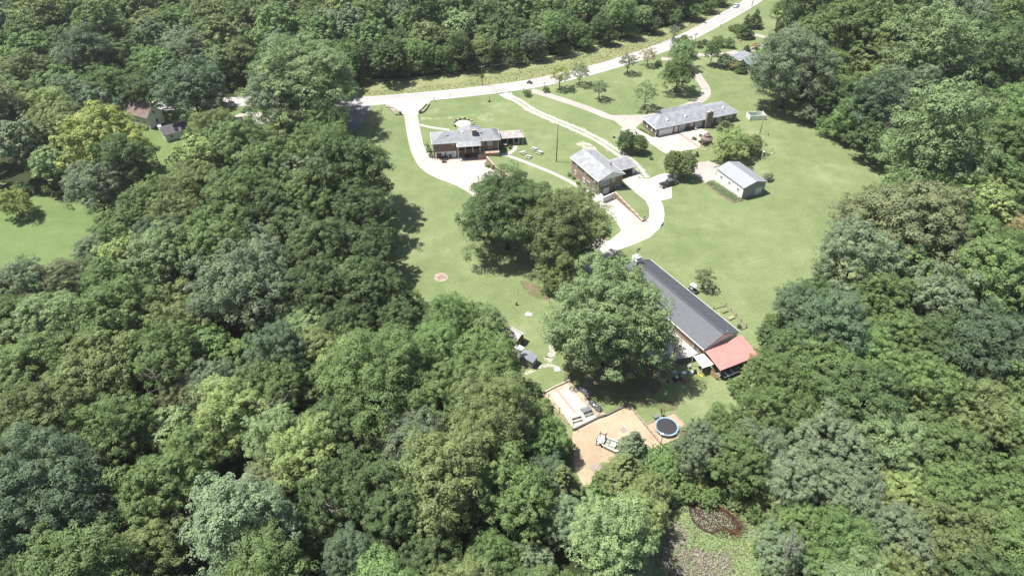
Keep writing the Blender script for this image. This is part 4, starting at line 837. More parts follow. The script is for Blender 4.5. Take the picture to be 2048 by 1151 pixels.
for x,r in ((-1.2,.03),(-.8,.22),(0,.32),(.8,.22),(1.2,.03)): rows.append([mb.bm.verts.new((x,r*math.cos(a),.2+r*.6*math.sin(a))) for a in [2*math.pi*k/10 for k in range(10)]])
for A,B in zip(rows,rows[1:]):
    for j in range(10): mb.bm.faces.new((A[j],A[(j+1)%10],B[(j+1)%10],B[j]))
bmesh.ops.recalc_face_normals(mb.bm,faces=mb.bm.faces[:]); mb.build('hull',mat('kayak_yellow',(.60,.42,.06),.4),t,True); MB().lathe([(.2,.36),(.2,.42),(.02,.42)],12).build('cockpit',dark,t)
t=thing('firewood_pile','small heap of split brown firewood on the grass','firewood',z5(497,618)); mb=MB(); rr=random.Random(2)
for k in range(45):
    x,y=rr.gauss(0,.35),rr.gauss(0,.35); b=rr.uniform(0,6.28); z=.1+max(0,.45-math.hypot(x,y)*.6)*rr.random(); mb.tube((x,y,z),(x+.4*math.cos(b),y+.4*math.sin(b),z+.05),.07,n=6)
mb.build('logs',mat('split_log',(.30,.19,.14),.85,var=.3),t)
t=thing('wooden_ladder','grey wooden ladder propped along the terrace boards','ladder',z5(470,548),26); mb=MB().box(-.05,0,0,.05,0,1.2).box(.55,.6,0,.05,0,1.2)
for k in range(4): mb.box(0,.55,.01,.04,.2+k*.27,.24+k*.27)
mb.build('frame',timber,t)
t=thing('toy_car','red and blue plastic toy at the far corner of the red roof','toy',z5(1056,458),30); MB().box(-.45,.45,-.3,.3,.1,.5).build('base',mat('toy_blue',(.05,.12,.5),.4),t,bevel=.08); MB().box(-.3,.25,-.25,.25,.5,.85).build('top',mat('toy_red',(.6,.06,.08),.4),t,bevel=.08)
# things by the first house
def h1(x,y,z=0):
    a=R(8); return Vector((-24.1+x*math.cos(a)-y*math.sin(a),186.8+x*math.sin(a)+y*math.cos(a),z))
t=thing('garden_swing','dark metal sofa in front of the white garage panel','sofa',h1(3.3,-1.0,.06),8); MB().box(-1,1,-.35,.35,.2,.5).build('seat',dark,t,bevel=.04); MB().box(-1,1,.3,.42,.5,1.1).build('backrest',dark,t,bevel=.03)
t=thing('storage_crate','black cart on the pink paving near the house corner','cart',h1(3.0,-2.4,.06),8); MB().box(-.7,.7,-.4,.4,.25,.6).build('bed',darkwood,t); wheels(t,(-.45,.45),.42,.2)
t=thing('trash_bin','slim dark bin standing against the white garage panel','bin',h1(5.2,-.4,.06),8); MB().box(-.3,.3,-.3,.3,0,1.1).build('body',dark,t,bevel=.03); MB().box(-.33,.33,-.33,.33,1.1,1.18).build('lid',black,t)
t=thing('grill','black grill under the covered balcony','grill',h1(10.4,-.9),8); MB().box(-.7,.7,-.3,.3,.5,1.0).build('box',black,t,bevel=.05); MB().box(-.5,.5,-.25,.25,0,.5).build('cart',dark,t)
t=thing('patio_chair','pale folded chair at the foot of the white balcony post','chair',h1(8.3,-2.2),30); MB().box(-.25,.25,-.25,.25,.4,.46).build('seat',white,t); MB().box(-.25,.25,.22,.27,.46,.95).build('backrest',white,t)
for x in (-.22,.22):
    for y in (-.22,.22): MB().box(x-.02,x+.02,y-.02,y+.02,0,.4).build('leg',white,t)
t=thing('patio_table','round white table under the tan porch roof','table',h1(22.7,5.2),0); MB().lathe([(.55,.72),(.6,.75),(.55,.78),(.02,.78)],20).build('table_top',white,t); MB().lathe([(.3,0),(.06,.06),(.05,.72)],10).build('pedestal',white,t)
# things by the ranch house
def h3(x,y,z=0):
    a=R(22); return Vector((46.5+x*math.cos(a)-y*math.sin(a),201.3+x*math.sin(a)+y*math.cos(a),z))
for x,l in ((12.0,'dark wicker bench on the ranch house patio'),):
    t=thing('garden_bench',l,'bench',h3(x,-.7,.2),22); MB().box(-.9,.9,-.3,.3,.35,.48).build('seat',darkwood,t); MB().box(-.9,.9,.25,.35,.48,1.0).build('backrest',darkwood,t)
    for xx in (-.8,.8): MB().box(xx-.05,xx+.05,-.25,.3,0,.35).build('leg',darkwood,t)
t=thing('patio_chair','small white chair by the ranch house glass doors','chair',h3(14.7,-1.0,.2),10); MB().box(-.25,.25,-.25,.25,.4,.46).build('seat',white,t); MB().box(-.25,.25,.22,.27,.46,.95).build('backrest',white,t); MB().box(-.2,.2,-.2,.2,0,.4).build('leg_frame',dark,t)
t=thing('air_conditioner','grey air conditioning unit at the right end of the ranch house','air conditioner',h3(31.8,1.0),22); MB().box(-.4,.4,-.4,.4,0,.8).build('casing',galv,t,bevel=.03); MB().lathe([(.3,.8),(.3,.84),(.02,.84)],14).build('fan_grille',dark,t)
t=thing('garden_fountain','small stone birdbath ringed by bricks on the far right lawn','birdbath',z3(1635,345)); MB().lathe([(1.0,0),(1.0,.12),(.8,.14),(.1,.14)],18).build('ring',mat('flue_brick',(0,0,0)),t); MB().lathe([(.25,.12),(.1,.3),(.1,.8),(.4,.95),(.35,1.0),(.02,.9)],12).build('basin',stone,t)
# gate at the left lawn
t=thing('farm_gate','small dark metal gate at the near corner of the left lawn','gate',P(125,540),35)
for x in (0,2.4): MB().tube((x,0,0),(x,0,1.5),.07).build('post',darkwood,t)
mb=MB()
for z in (.3,.65,1.0): mb.tube((0,0,z),(2.4,0,z),.03,n=5)
mb.tube((0,0,.3),(2.4,0,1.0),.03,n=5); mb.build('rail',dark,t)
t=thing('garden_statue','small red brown stump on the lawn above the sheds','stump',z6(322,42)); MB().lathe([(.3,0),(.24,.3),(.22,.75),(.02,.8)],10).build('stump',mat('stump',(.22,.12,.09),.9),t); MB().blob((.1,0,.85),.18,2,.2).build('knot',mat('stump',(0,0,0)),t)
setp(MB().blob((0,0,.1),.75,2,.2,.35,3).blob((.6,-.2,.08),.35,1,.2,.5,4).build('boulder',mat('pale_rock',(.5,.45,.4),.9,var=.2,bump=.4),loc=z6(430,130)),'flat pale rock lying alone on the lawn above the sheds','rock')
# rocks along the planting strip left of the first house
rr=random.Random(12); _k=0
for x,y in ((790,668),(797,690),(806,710),(815,730),(828,748),(843,762)):
    _k+=1; setp(MB().blob((0,0,.2),rr.uniform(.38,.5),2,.15,.7,_k).build('boulder',mat('pale_rock',(0,0,0)),loc=z1(x,y)),['first','second','third','fourth','fifth','sixth'][_k-1]+' pale boulder from the road edging the plants left of the first house','rock','pale boulders edging the planting strip')
# pond
pd=smooth([z8(*p) for p in ((600,500),(660,470),(760,500),(880,530),(980,590),(1040,670),(1060,730),(1000,775),(900,740),(800,770),(700,730),(630,670),(600,610),(585,560))],4,True)
wm,wt,wb=newmat('pond_water'); wb.inputs['Base Color'].default_value=(.05,.035,.03,1); wb.inputs['Roughness'].default_value=.12; wb.inputs['Specular IOR Level'].default_value=.5
sheet('pond_water',pd,.06,wm)
rim=mat('red_brown_weeds',(.13,.05,.025),.9,var=.4,scale=2)
# ---------------- vegetation ----------------
def leafmat(name,col,hue=(1.12,1.08,.85),tr=.32):
    col=(col[0]*1.03,col[1]*1.09,col[2]*1.13); m,t,b=newmat(name); N=t.nodes; L=t.links
    at_=N.new('ShaderNodeAttribute'); at_.attribute_name='rnd'; oi=N.new('ShaderNodeObjectInfo')
    cr=N.new('ShaderNodeValToRGB'); e=cr.color_ramp.elements
    e[0].color=(*[c*.75 for c in col],1); e[1].color=(*[c*1.2*h for c,h in zip(col,hue)],1); e[1].position=1
    k=e.new(.55); k.color=(*col,1); L.new(at_.outputs['Fac'],cr.inputs[0])
    mr=N.new('ShaderNodeMapRange'); mr.inputs[3].default_value=.84; mr.inputs[4].default_value=1.16; L.new(oi.outputs['Random'],mr.inputs[0])
    mx=N.new('ShaderNodeVectorMath'); mx.operation='SCALE'; L.new(cr.outputs[0],mx.inputs[0]); L.new(mr.outputs[0],mx.inputs['Scale'])
    L.new(mx.outputs[0],b.inputs['Base Color']); b.inputs['Roughness'].default_value=.5; b.inputs['Specular IOR Level'].default_value=.2
    tl=N.new('ShaderNodeBsdfTranslucent'); L.new(mx.outputs[0],tl.inputs[0]); ms=N.new('ShaderNodeMixShader'); ms.inputs[0].default_value=tr
    L.new(b.outputs[0],ms.inputs[1]); L.new(tl.outputs[0],ms.inputs[2]); L.new(ms.outputs[0],N['Material Output'].inputs[0])
    return m
TONES={ # key: (albedo, words)
 'm':((.160,.220,.080),'mid green'),'d':((.112,.160,.064),'dark green'),'o':((.190,.232,.092),'olive green'),
 'l':((.240,.310,.140),'pale green'),'y':((.270,.330,.125),'light green'),'Y':((.320,.360,.110),'yellow green'),'b':((.175,.255,.092),'bright green'),
 'g':((.190,.235,.135),'grey green'),'u':((.130,.180,.100),'blue green'),'s':((.230,.295,.165),'silvery green'),
 'r':((.42,.34,.18),'orange tinted'),'k':((.200,.215,.110),'brownish olive')}
LM={k:leafmat('leaves_'+v[1].replace(' ','_'),v[0]) for k,v in TONES.items()}
bark=mat('bark',(.10,.075,.055),.9,var=.35,scale=3,stretch=(4,4,.6)); barkg=mat('grey_bark',(.20,.185,.165),.9,var=.3,scale=3)
def fib(n):
    i=np.arange(n)+.5; ph=np.arccos(1-2*i/n); th=np.pi*(1+5**.5)*i
    return np.stack([np.cos(th)*np.sin(ph),np.sin(th)*np.sin(ph),np.cos(ph)],1)
def crown_data(seed,R0,hz,zc,npuff,nsub,nleaf,ls,kind='round',pr=.33):
    rg=np.random.default_rng(seed); ls*=.86; nleaf=int(nleaf*1.28)
    if kind=='cone':
        t=rg.random(npuff)**.75; z=zc-hz+2*hz*(1-t*.98); ang=rg.random(npuff)*6.283; rad=R0*(t**.8)*rg.uniform(.55,.95,npuff)
        pc=np.stack([rad*np.cos(ang),rad*np.sin(ang),z],1); rr=R0*pr*(.35+.75*t)
    else:
        d=fib(int(npuff*1.35)); d=d[d[:,2]>(-1.1 if kind=='egg' else -.80)][:npuff]; n=len(d)
        lob=1+.16*np.sin(3*np.arctan2(d[:,1],d[:,0])+seed)*np.sqrt(np.maximum(0,1-d[:,2]**2))+.08*np.sin(5*np.arctan2(d[:,1],d[:,0])+2*seed)
        k=rg.uniform(.74,.93,n) if kind=='egg' else rg.uniform(.6,.94,n)*lob
        pc=d*k[:,None]*np.array([R0,R0,hz])+np.array([0,0,zc]); pc+=rg.normal(0,.05*R0,pc.shape)
        rr=R0*pr*rg.uniform(.65,1.2,n)
        if kind=='feather': pc[:,2]+=rg.normal(0,.12*hz,n)
        m=max(4,n//11); inn=rg.normal(0,.28,(m,3))*np.array([R0,R0,hz])+np.array([0,0,zc]); pc=np.vstack([pc,inn]); rr=np.concatenate([rr,np.full(m,R0*pr)])
    n=len(pc)
    sd=rg.normal(size=(n,nsub,3)); sd[:,:,2]+=.7; sd/=np.linalg.norm(sd,axis=2,keepdims=True)
    fl=.72 if kind!='feather' else .45
    sc_=pc[:,None,:]+sd*rr[:,None,None]*rg.uniform(.72,1.0,(n,nsub,1))*np.array([1,1,fl]); sr=(rr[:,None]*rg.uniform(.26,.42,(n,nsub)))
    sc_=sc_.reshape(-1,3); sr=sr.reshape(-1); outp=(sc_-np.array([0,0,zc]))
    ns=len(sc_); ld=rg.normal(size=(ns,nleaf,3)); ld[:,:,2]+=.85; ld/=np.linalg.norm(ld,axis=2,keepdims=True)
    lc=sc_[:,None,:]+ld*sr[:,None,None]*rg.uniform(.68,1.05,(ns,nleaf,1))*np.array([1,1,.8])
    pd_=np.repeat(sd.reshape(-1,3)[:,None,:],nleaf,1)
    nn=ld*.6+pd_*.45+rg.normal(size=ld.shape)*.26+np.array([0,0,.25]); nn/=np.linalg.norm(nn,axis=2,keepdims=True)
    lc=lc.reshape(-1,3); nn=nn.reshape(-1,3); N=len(lc)
    t=np.cross(nn,rg.normal(size=nn.shape)); t/=np.linalg.norm(t,axis=1,keepdims=True); u=np.cross(nn,t)
    s=ls*rg.uniform(.6,1.25,(N,1)); a=.5; 
    V=np.stack([lc+t*s*.62,lc+u*s*a*.62+nn*s*.08,lc-t*s*.62,lc-u*s*a*.62+nn*s*.08],1).reshape(-1,3)
    sub=np.repeat(rg.uniform(0,1,ns),nleaf); rnd=np.clip(.55*sub+.45*rg.random(N),0,1)
    return V.astype(np.float32),rnd.astype(np.float32)
def quadmesh(name,V,rnd,m):
    me=bpy.data.meshes.new(name); nv=len(V); nf=nv//4
    me.vertices.add(nv); me.vertices.foreach_set('co',V.ravel()); me.loops.add(nv); me.loops.foreach_set('vertex_index',np.arange(nv,dtype=np.int32))
    me.polygons.add(nf); me.polygons.foreach_set('loop_start',np.arange(0,nv,4,dtype=np.int32))
    try: me.polygons.foreach_set('loop_total',np.full(nf,4,dtype=np.int32))
    except Exception: pass
    a=me.attributes.new('rnd','FLOAT','FACE'); a.data.foreach_set('value',rnd); me.materials.append(m); me.update(calc_edges=True); return me
def trunk_mesh(seed,R0,zc,hz,tr,limbs=7,m=bark):
    mb=MB(); rr=random.Random(seed); bx,by=rr.uniform(-.3,.3),rr.uniform(-.3,.3); zf=zc-hz*.45
    mb.tube((0,0,-.3),(bx*.5,by*.5,zf*.6),tr*1.25,tr*.85,9); mb.tube((bx*.5,by*.5,zf*.6-.05),(bx,by,zc),tr*.85,tr*.4,8)
    for k in range(limbs):
        a=6.283*k/limbs+rr.uniform(-.4,.4); z0=zf*.55+(zc-zf*.55)*rr.random()*.8; L=R0*rr.uniform(.55,.8); e=(bx+L*math.cos(a),by+L*math.sin(a),min(zc+hz*.4,z0+L*rr.uniform(.45,.9)))
        s=(bx*.6,by*.6,z0); mid=tuple((p*.5+q*.5)+(.25*L if i==2 else 0)*.3 for i,(p,q) in enumerate(zip(s,e)))
        mb.tube(s,mid,tr*.42,tr*.28,6); mb.tube(mid,e,tr*.28,tr*.1,5)
    me=bpy.data.meshes.new('trunk'); mb.bm.to_mesh(me); mb.bm.free(); me.materials.append(m)
    for p in me.polygons: p.use_smooth=True
    return me
PRO={}   # name: (crown mesh, trunk mesh, R0, crown-centre height)
def proto(name,seed,R0,hz,zc,npuff,nsub,nleaf,ls,kind='round',pr=.33,tr=.3,limbs=7,m=bark):
    V,r=crown_data(seed,R0,hz,zc,npuff,nsub,nleaf,ls,kind,pr); PRO[name]=(quadmesh('crown',V,r,LM['m']),trunk_mesh(seed,R0,zc,hz,tr,limbs,m),R0,zc)
proto('oak1',1,7,6.6,8.6,54,12,40,.36,pr=.32); proto('oak2',2,7,7.0,9,60,12,38,.35,pr=.30); proto('oak3',3,7,6.2,8.2,40,14,44,.37,pr=.38); proto('oak4',4,7,7.4,9.4,68,11,36,.33,pr=.27)
proto('tall1',5,6,8.6,10.4,64,11,36,.33,pr=.33); proto('tall2',6,6,9,11,58,12,36,.34,pr=.36)
proto('fea1',7,7,6.2,8.4,84,10,32,.33,kind='feather',pr=.28); proto('fea2',8,7,6.8,9,92,10,30,.32,kind='feather',pr=.26)
proto('big1',9,11,10.5,10.2,125,15,40,.36,pr=.22,tr=.55,limbs=9); proto('big2',10,10,10.5,9.4,105,15,40,.34,pr=.25,tr=.5,limbs=9); proto('big3',11,9,10.5,9.8,100,14,38,.33,pr=.27,tr=.45,limbs=9)
proto('cone1',12,3,3.6,3.9,110,9,26,.19,kind='cone',pr=.34,tr=.16,limbs=3); proto('cone2',13,3,4.6,4.9,120,9,24,.19,kind='cone',pr=.32,tr=.16,limbs=3)
proto('egg1',21,3,4.0,3.7,90,12,26,.17,kind='egg',tr=.16,pr=.26,limbs=4)
proto('low1',14,4,3.2,3.4,50,11,30,.23,tr=.2,pr=.32)
proto('thin1',15,3.4,2.8,4.6,44,8,18,.22,kind='feather',pr=.24,tr=.2,limbs=9,m=barkg); proto('thin2',16,3.4,3.2,4.8,50,8,18,.21,kind='feather',pr=.23,tr=.18,limbs=10,m=barkg)
proto('bush1',17,1.6,1.1,1.1,22,9,26,.15,tr=.06,limbs=4); proto('bush2',18,1.6,1.3,1.2,26,9,24,.16,kind='feather',tr=.06,limbs=4)
proto('shear',19,1.5,.95,1.0,44,10,26,.10,tr=.08,limbs=3,pr=.2)
placed=[]   # (x,y,R) for spacing
pend=[]     # trees waiting for labels
def reg(u,v):
    rows=((60,'at the very top'),(150,'in the upper woods'),(270,'in the upper part'),(430,'above the middle'),(600,'at mid height'),(760,'below the middle'),(930,'in the lower woods'),(2000,'along the bottom edge'))
    cols=((170,'at the far left'),(400,'well left'),(640,'left of lawn'),(850,'left of centre'),(1100,'near the centre'),(1350,'right of centre'),(1600,'on the right'),(1850,'well right'),(5000,'at the far right'))
    return next(t for k,t in rows if v<k),next(t for k,t in cols if u<k)
def place(u,v,rp,tone,pn,label=None,cat='tree',name=None,group=None,zs=1.0,base=False,want=True):
    """u,v,rp: crown centre and radius in photo pixels (base=True: u,v is the foot)"""
    cm,tm,R0,zc=PRO[pn]; z=0 if base else 10.
    for _ in range(5):
        p=P(u,v,z); Rm=rp*depth(p)/FPX; s=Rm/R0; z=0 if base else zc*s*zs
    rr=random.Random(int(u*7+v*13)); return make(p.x,p.y,s,zs*rr.uniform(.95,1.06),rr.uniform(0,360),tone,pn,label,cat,name,group)
def make(x,y,s,zs,rot,tone,pn,label=None,cat='tree',name=None,group=None):
    cm,tm,R0,zc=PRO[pn]
    nm=name or {'con':'cedar_tree','bus':'shrub','she':'clipped_shrub'}.get(pn[:3],'broadleaf_tree')
    t=thing(nm,label,cat,(x,y,0),rot,group); t.scale=(s,s,s*zs)
    c=bpy.data.objects.new('crown',cm); C.objects.link(c); c.parent=t; c.material_slots[0].link='OBJECT'; c.material_slots[0].material=LM[tone]
    k=bpy.data.objects.new('trunk',tm); C.objects.link(k); k.parent=t
    placed.append((x,y,R0*s)); 
    if not label: pend.append((t,tone,pn,Qp(Vector((x,y,zc*s*zs))),R0*s))
    return t
# individually recognisable trees
place(1014,432,92,'d','big2','big dark green spreading tree left of the twin pair in mid lawn',zs=.95)
place(1124,464,82,'o','big3','lighter olive tree right of the dark one, crowding its side in mid lawn')
place(1122,560,38,'o','low1','low leafy tree tucked under the olive tree beside the driveway')
place(1218,649,122,'l','big1','huge pale green maple in front of the long dark roofed building')
place(1579,148,78,'g','big2','large grey green tree at the upper right beside the far blue roofed house')
place(614,172,102,'l','big3','wide pale green tree covering the road left of the white driveway',zs=.75)
place(552,205,58,'g','fea1','grey green willowy tree with dark trunk at the left of the wide roadside tree')
place(385,185,66,'u','oak2','dense dark bluish maple beside the white cottage and left road end')
place(200,284,76,'Y','oak1','yellow green spreading tree in front of the white cottage')
place(30,408,32,'Y','low1','lone yellow leaved tree on the left lawn',zs=1.1)
place(215,172,42,'b','oak3'); place(292,182,42,'d','oak4'); place(255,335,46,'d','tall1'); place(120,262,58,'o','oak2');
place(1121,152,21,'Y','thin1','sparse yellowish round tree nearest the round bushes by the road',group='small lawn trees by the road')
place(1160,143,20,'o','thin2','sparse olive round tree second in the roadside row',group='small lawn trees by the road')
place(1256,124,18,'k','thin1','sparse brownish tree third in the roadside row',group='small lawn trees by the road')
place(1297,109,17,'r','thin2','pale orange tinted tree at the right end of the roadside row',group='small lawn trees by the road')
place(1200,176,18,'g','thin1','thin half bare tree with forked trunk on the circular lawn')
place(1292,186,24,'l','thin2','pale leaning feathery tree behind the ranch house')
place(1357,150,32,'m','low1','rounded mid green tree with dark trunk inside the circular drive',zs=1.35)
place(1365,112,26,'l','low1','pale green tree just behind the rounded one inside the circular drive',zs=1.3)
place(1368,93,20,'b','low1','bright green tree at the roadside behind two lawn trees',zs=1.2)
place(1253,283,19,'d','egg1','left dark cedar of the pair beside the gravel track',zs=.95); place(1276,290,18,'m','egg1','right dark cedar of the pair beside the gravel track',zs=.8)
place(1348,331,20,'o','egg1','left cedar of the pair behind the pickup truck',zs=1.15); place(1371,332,21,'o','egg1','right cedar of the pair behind the pickup truck',zs=1.1)
place(1462,294,37,'y','low1','broad yellow green tree between gazebo and metal shed',zs=.95); place(1504,290,22,'o','low1','small olive tree at the foot of the silvery service pole'); place(1452,257,19,'k','bush2','dark brownish shrubby tree behind the gazebo',cat='tree',name='broadleaf_tree')
place(1492,52,19,'d','cone2','broad dark conifer beside the far road',zs=.75); place(1512,36,17,'d','cone2','second dark conifer just behind the broad one by the far road',zs=.7)
place(1409,556,21,'k','thin1','small thin browning tree behind the long building')
place(1437,82,12,'o','low1','small olive lawn tree far up beside the road bend'); place(1458,86,11,'l','low1','tiny pale lawn tree right of the small olive one'); place(1425,104,16,'m','tall1','upright mid green tree near the far driveway'); place(1452,122,17,'g','bush2','grey green shrub mass left of the far blue roof',cat='shrub',name='shrub'); place(1484,132,13,'d','cone1','pointed dark cedar at the corner of the far brick house',zs=.8); place(1468,130,12,'r','bush2','pale orange leaved shrub at the far brick house',cat='shrub',name='shrub'); place(1398,88,9,'k','bush1','brownish shrub beside the far roadside pole',cat='shrub'); place(1410,85,7,'d','bush1','dark small shrub right of the brownish one by the far pole',cat='shrub'); place(1494,98,10,'d','cone1','dark pointed shrub behind the far blue roof',zs=.7); place(1512,92,9,'r','bush1','reddish shrub beside the far blue roof',cat='shrub')
place(1475,56,11,'m','bush1','clipped hedge mound left of the broad far conifer',cat='shrub'); place(1463,57,7,'m','bush1','small hedge mound at the far driveway mouth',cat='shrub')
place(1348,62,13,'g','thin1','pale half dead tree in the field left of the red car')
place(1720,232,46,'b','fea1','bright green layered tree at the forest edge right of the large grey green one'); place(1690,180,36,'b','fea2','second bright green layered tree just above the first at the forest edge'); place(1697,270,24,'b','low1','small bright green tree standing forward on the right lawn edge'); place(1795,302,44,'l','fea1')
place(1592,612,46,'u','fea2','rounded bluish weeping tree at the forest edge by the white pipe'); place(2035,462,30,'r','low1','orange tinted tree at the right picture edge',zs=1.3)
place(1437,815,13,'b','thin2','slim young bright tree alone on the lawn below the red roof')
place(905,632,52,'b','fea1','bright compound leaved tree left of the small sheds'); place(974,646,38,'l','fea2','pale compound leaved tree leaning over the brown shed'); place(1268,885,34,'g','cone2','grey green feathery cedar beside the play boat',zs=.7); place(1250,940,52,'o','cone2','broad olive cedar covering the lower edge of the sand yard',zs=.6)
place(1122,965,48,'o','cone2','olive cedar at the lower left of the sand yard',zs=.7)
place(1560,985,44,'o','cone2','olive cedar standing right of the pond',zs=.8); place(1205,960,22,'m','bush2','small green shrub between the two olive cedars',cat='shrub')
# visible forest crowns, read from the photo: x y r tone kind
HT_='''1618 226 26 g low1;1655 200 36 d oak4;1650 120 40 g oak2;1620 75 40 m oak1;1690 235 30 m low1;1660 255 22 b low1;1640 225 24 m low1;480 300 60 m oak1;545 335 58 m oak2;430 262 46 o oak3;655 252 42 b oak3;700 345 80 d oak2;640 300 55 m oak4;620 395 58 m oak1;725 430 58 d oak4;480 400 60 m oak2;385 372 52 o oak3;545 420 55 d oak1;
300 415 50 m oak4;345 440 55 o fea1;240 460 46 m oak2;330 520 72 l oak1;430 490 66 m oak2;640 500 66 d oak1;745 500 52 d oak4;190 505 36 g oak3;490 585 88 g oak4;625 590 72 d oak2;730 585 64 d oak1;790 635 42 d oak3;
50 565 50 g oak4;135 565 44 k oak3;215 560 46 b oak2;110 645 72 l oak1;235 635 80 m oak2;25 650 60 m oak3;605 660 58 l oak3;700 660 56 d oak4;340 660 60 o fea1;60 745 80 m oak1;200 745 84 o oak2;325 720 70 m oak4;
365 800 46 k oak3;362 742 36 l low1;425 768 52 g oak2;462 830 66 y tall1;75 860 92 o fea2;220 860 80 m fea1;555 885 56 l tall2;620 925 66 y tall1;545 790 66 m oak4;
90 1010 135 u big1;320 985 78 m oak2;480 1060 92 s tall2;300 1105 66 o oak1;390 905 64 m fea1;755 775 112 m big2;660 870 70 d oak1;875 700 52 b oak3;965 745 66 m oak4;1015 800 50 m oak1;880 800 70 m oak2;985 850 92 o big3;
890 960 88 o tall1;790 1010 84 d oak2;680 985 76 d oak4;1075 880 52 b oak1;1090 950 44 u oak3;1130 1045 56 s fea1;1225 1088 76 l tall2;1065 1125 40 s oak2;985 1120 60 b fea1;700 1120 50 u tall1;860 1110 66 d oak1;600 1080 60 d oak3;
1400 898 52 g oak2;1475 925 60 m oak1;1440 860 40 m oak4;1300 985 44 o fea1;1330 935 30 b low1;1520 900 56 g oak3;1600 960 62 g oak4;1530 830 58 m oak2;1600 700 62 d fea1;1650 745 70 m oak3;1540 755 50 m fea2;
1660 665 66 u tall1;1705 530 76 g oak4;1640 600 46 d oak3;1760 605 66 m oak2;1830 455 98 k oak1;1745 440 62 k oak3;1930 480 64 m oak2;1960 400 58 y oak1;1870 380 66 m oak2;1812 382 52 l fea1;
1865 295 82 l tall2;1760 215 62 u oak4;1835 205 70 g oak2;1920 235 64 d oak3;2010 300 66 m oak1;1955 340 62 b oak2;2035 385 56 m fea1;1690 75 74 m oak1;1775 50 84 m oak2;1755 120 56 o fea2;1855 130 80 l tall1;1965 115 74 d oak4;2025 40 70 m oak1;1905 50 66 g oak3;1625 25 60 d oak2;1660 140 46 m oak3;
1970 560 84 m oak1;1870 600 74 g oak2;1985 700 88 u oak4;1885 690 70 d fea1;1790 675 56 m oak1;1730 710 62 b oak3;1720 800 78 d oak2;1850 780 66 m oak4;1965 825 66 o fea2;2035 860 58 m oak1;1600 845 56 m fea1;1665 890 70 g oak2;1780 885 72 l oak3;1895 900 70 m oak1;
1700 985 66 g oak4;1800 985 52 y oak1;1905 1000 66 m fea2;1995 980 64 m oak2;1600 1050 50 m fea1;1695 1075 60 b oak3;1800 1080 70 g oak1;1905 1090 78 o oak2;2015 1090 76 m oak3;1560 1105 50 s low1;1640 1130 44 b low1;
55 215 52 m oak1;140 195 46 g fea1;60 150 50 o oak2;300 130 40 b oak3;180 120 46 u tall1;380 110 44 g oak2'''
for ln in HT_.replace('\n','').split(';'):
    u,v,r,t,k=ln.split(); place(float(u),float(v),float(r),t,k)
rr=random.Random(5)
edge=[(455,190),(500,188),(545,186),(600,184),(650,182),(700,176),(745,166),(790,163),(835,160),(880,156),(925,151),(970,146),(1015,138),(1060,130),(1105,121),(1150,111),(1195,100),(1240,88),(1285,76),(1325,62),(1360,50),(1395,36),(1420,22),(1440,4)]
for i,(u,v) in enumerate(edge):
    r_=rr.uniform(25,31)-i*.35; place(u+rr.uniform(-6,6),v-rr.uniform(9,15),r_,rr.choice('mdmodbgmld'),rr.choice(['tall1','tall2','oak4','tall1']),base=True)
    if i%3==1: place(u+rr.uniform(8,20),v-8,r_*.4,rr.choice('mbd'),'low1',base=True)
    place(u+22+rr.uniform(-4,4),v-9,rr.uniform(13,17),rr.choice('dmmdb'),rr.choice(['low1','oak3']),base=True)
for i,(u,v) in enumerate([(1560,60),(1590,100),(1605,30),(1560,12),(1640,120)]): place(u,v,[24,24,28,24,28][i],'mdmdg'[i],['oak4','tall1','oak1','tall2','oak2'][i],base=True)
# the open places, in photo pixels: nothing is filled in here
OPEN=[[(1005,655),(1090,650),(1090,770),(1040,770)],[(440,175),(505,175),(505,255),(440,255)],[(245,205),(372,205),(372,300),(250,300)],[(650,195),(830,160),(1100,120),(1250,85),(1340,60),(1430,20),(1440,-40),(1555,-40),(1545,60),(1530,120),(1490,190),(1560,225),(1650,265),(1720,315),(1762,370),(1705,430),(1680,500),(1640,560),(1600,640),(1560,690),(1520,760),(1480,790),(1430,860),(1390,905),(1290,935),(1210,985),(1130,985),(1140,880),(1080,800),(1040,690),(960,610),(880,600),(840,640),(810,600),(790,520),(780,440),(765,340),(745,290),(640,290),(500,260),(440,215)],
 [(-80,385),(100,395),(235,400),(200,440),(165,490),(150,530),(-80,545)],
 [(1335,990),(1420,980),(1490,1010),(1540,1060),(1540,1250),(1320,1250),(1330,1060)],
 [(245,215),(365,215),(375,300),(345,350),(300,350),(245,250)]]
def inpoly(u,v,pg):
    c=False; n=len(pg)
    for i in range(n):
        x1,y1=pg[i];x2,y2=pg[(i+1)%n]
        if (y1>v)!=(y2>v) and u<(x2-x1)*(v-y1)/(y2-y1)+x1: c=not c
    return c
def isopen(u,v): return any(inpoly(u,v,p) for p in OPEN)
rr=random.Random(77); cand=[]
kinds=['oak1','oak2','oak3','oak4','tall1','tall2','fea1','fea2']; tn='mmmmddoolggubbkmdy'
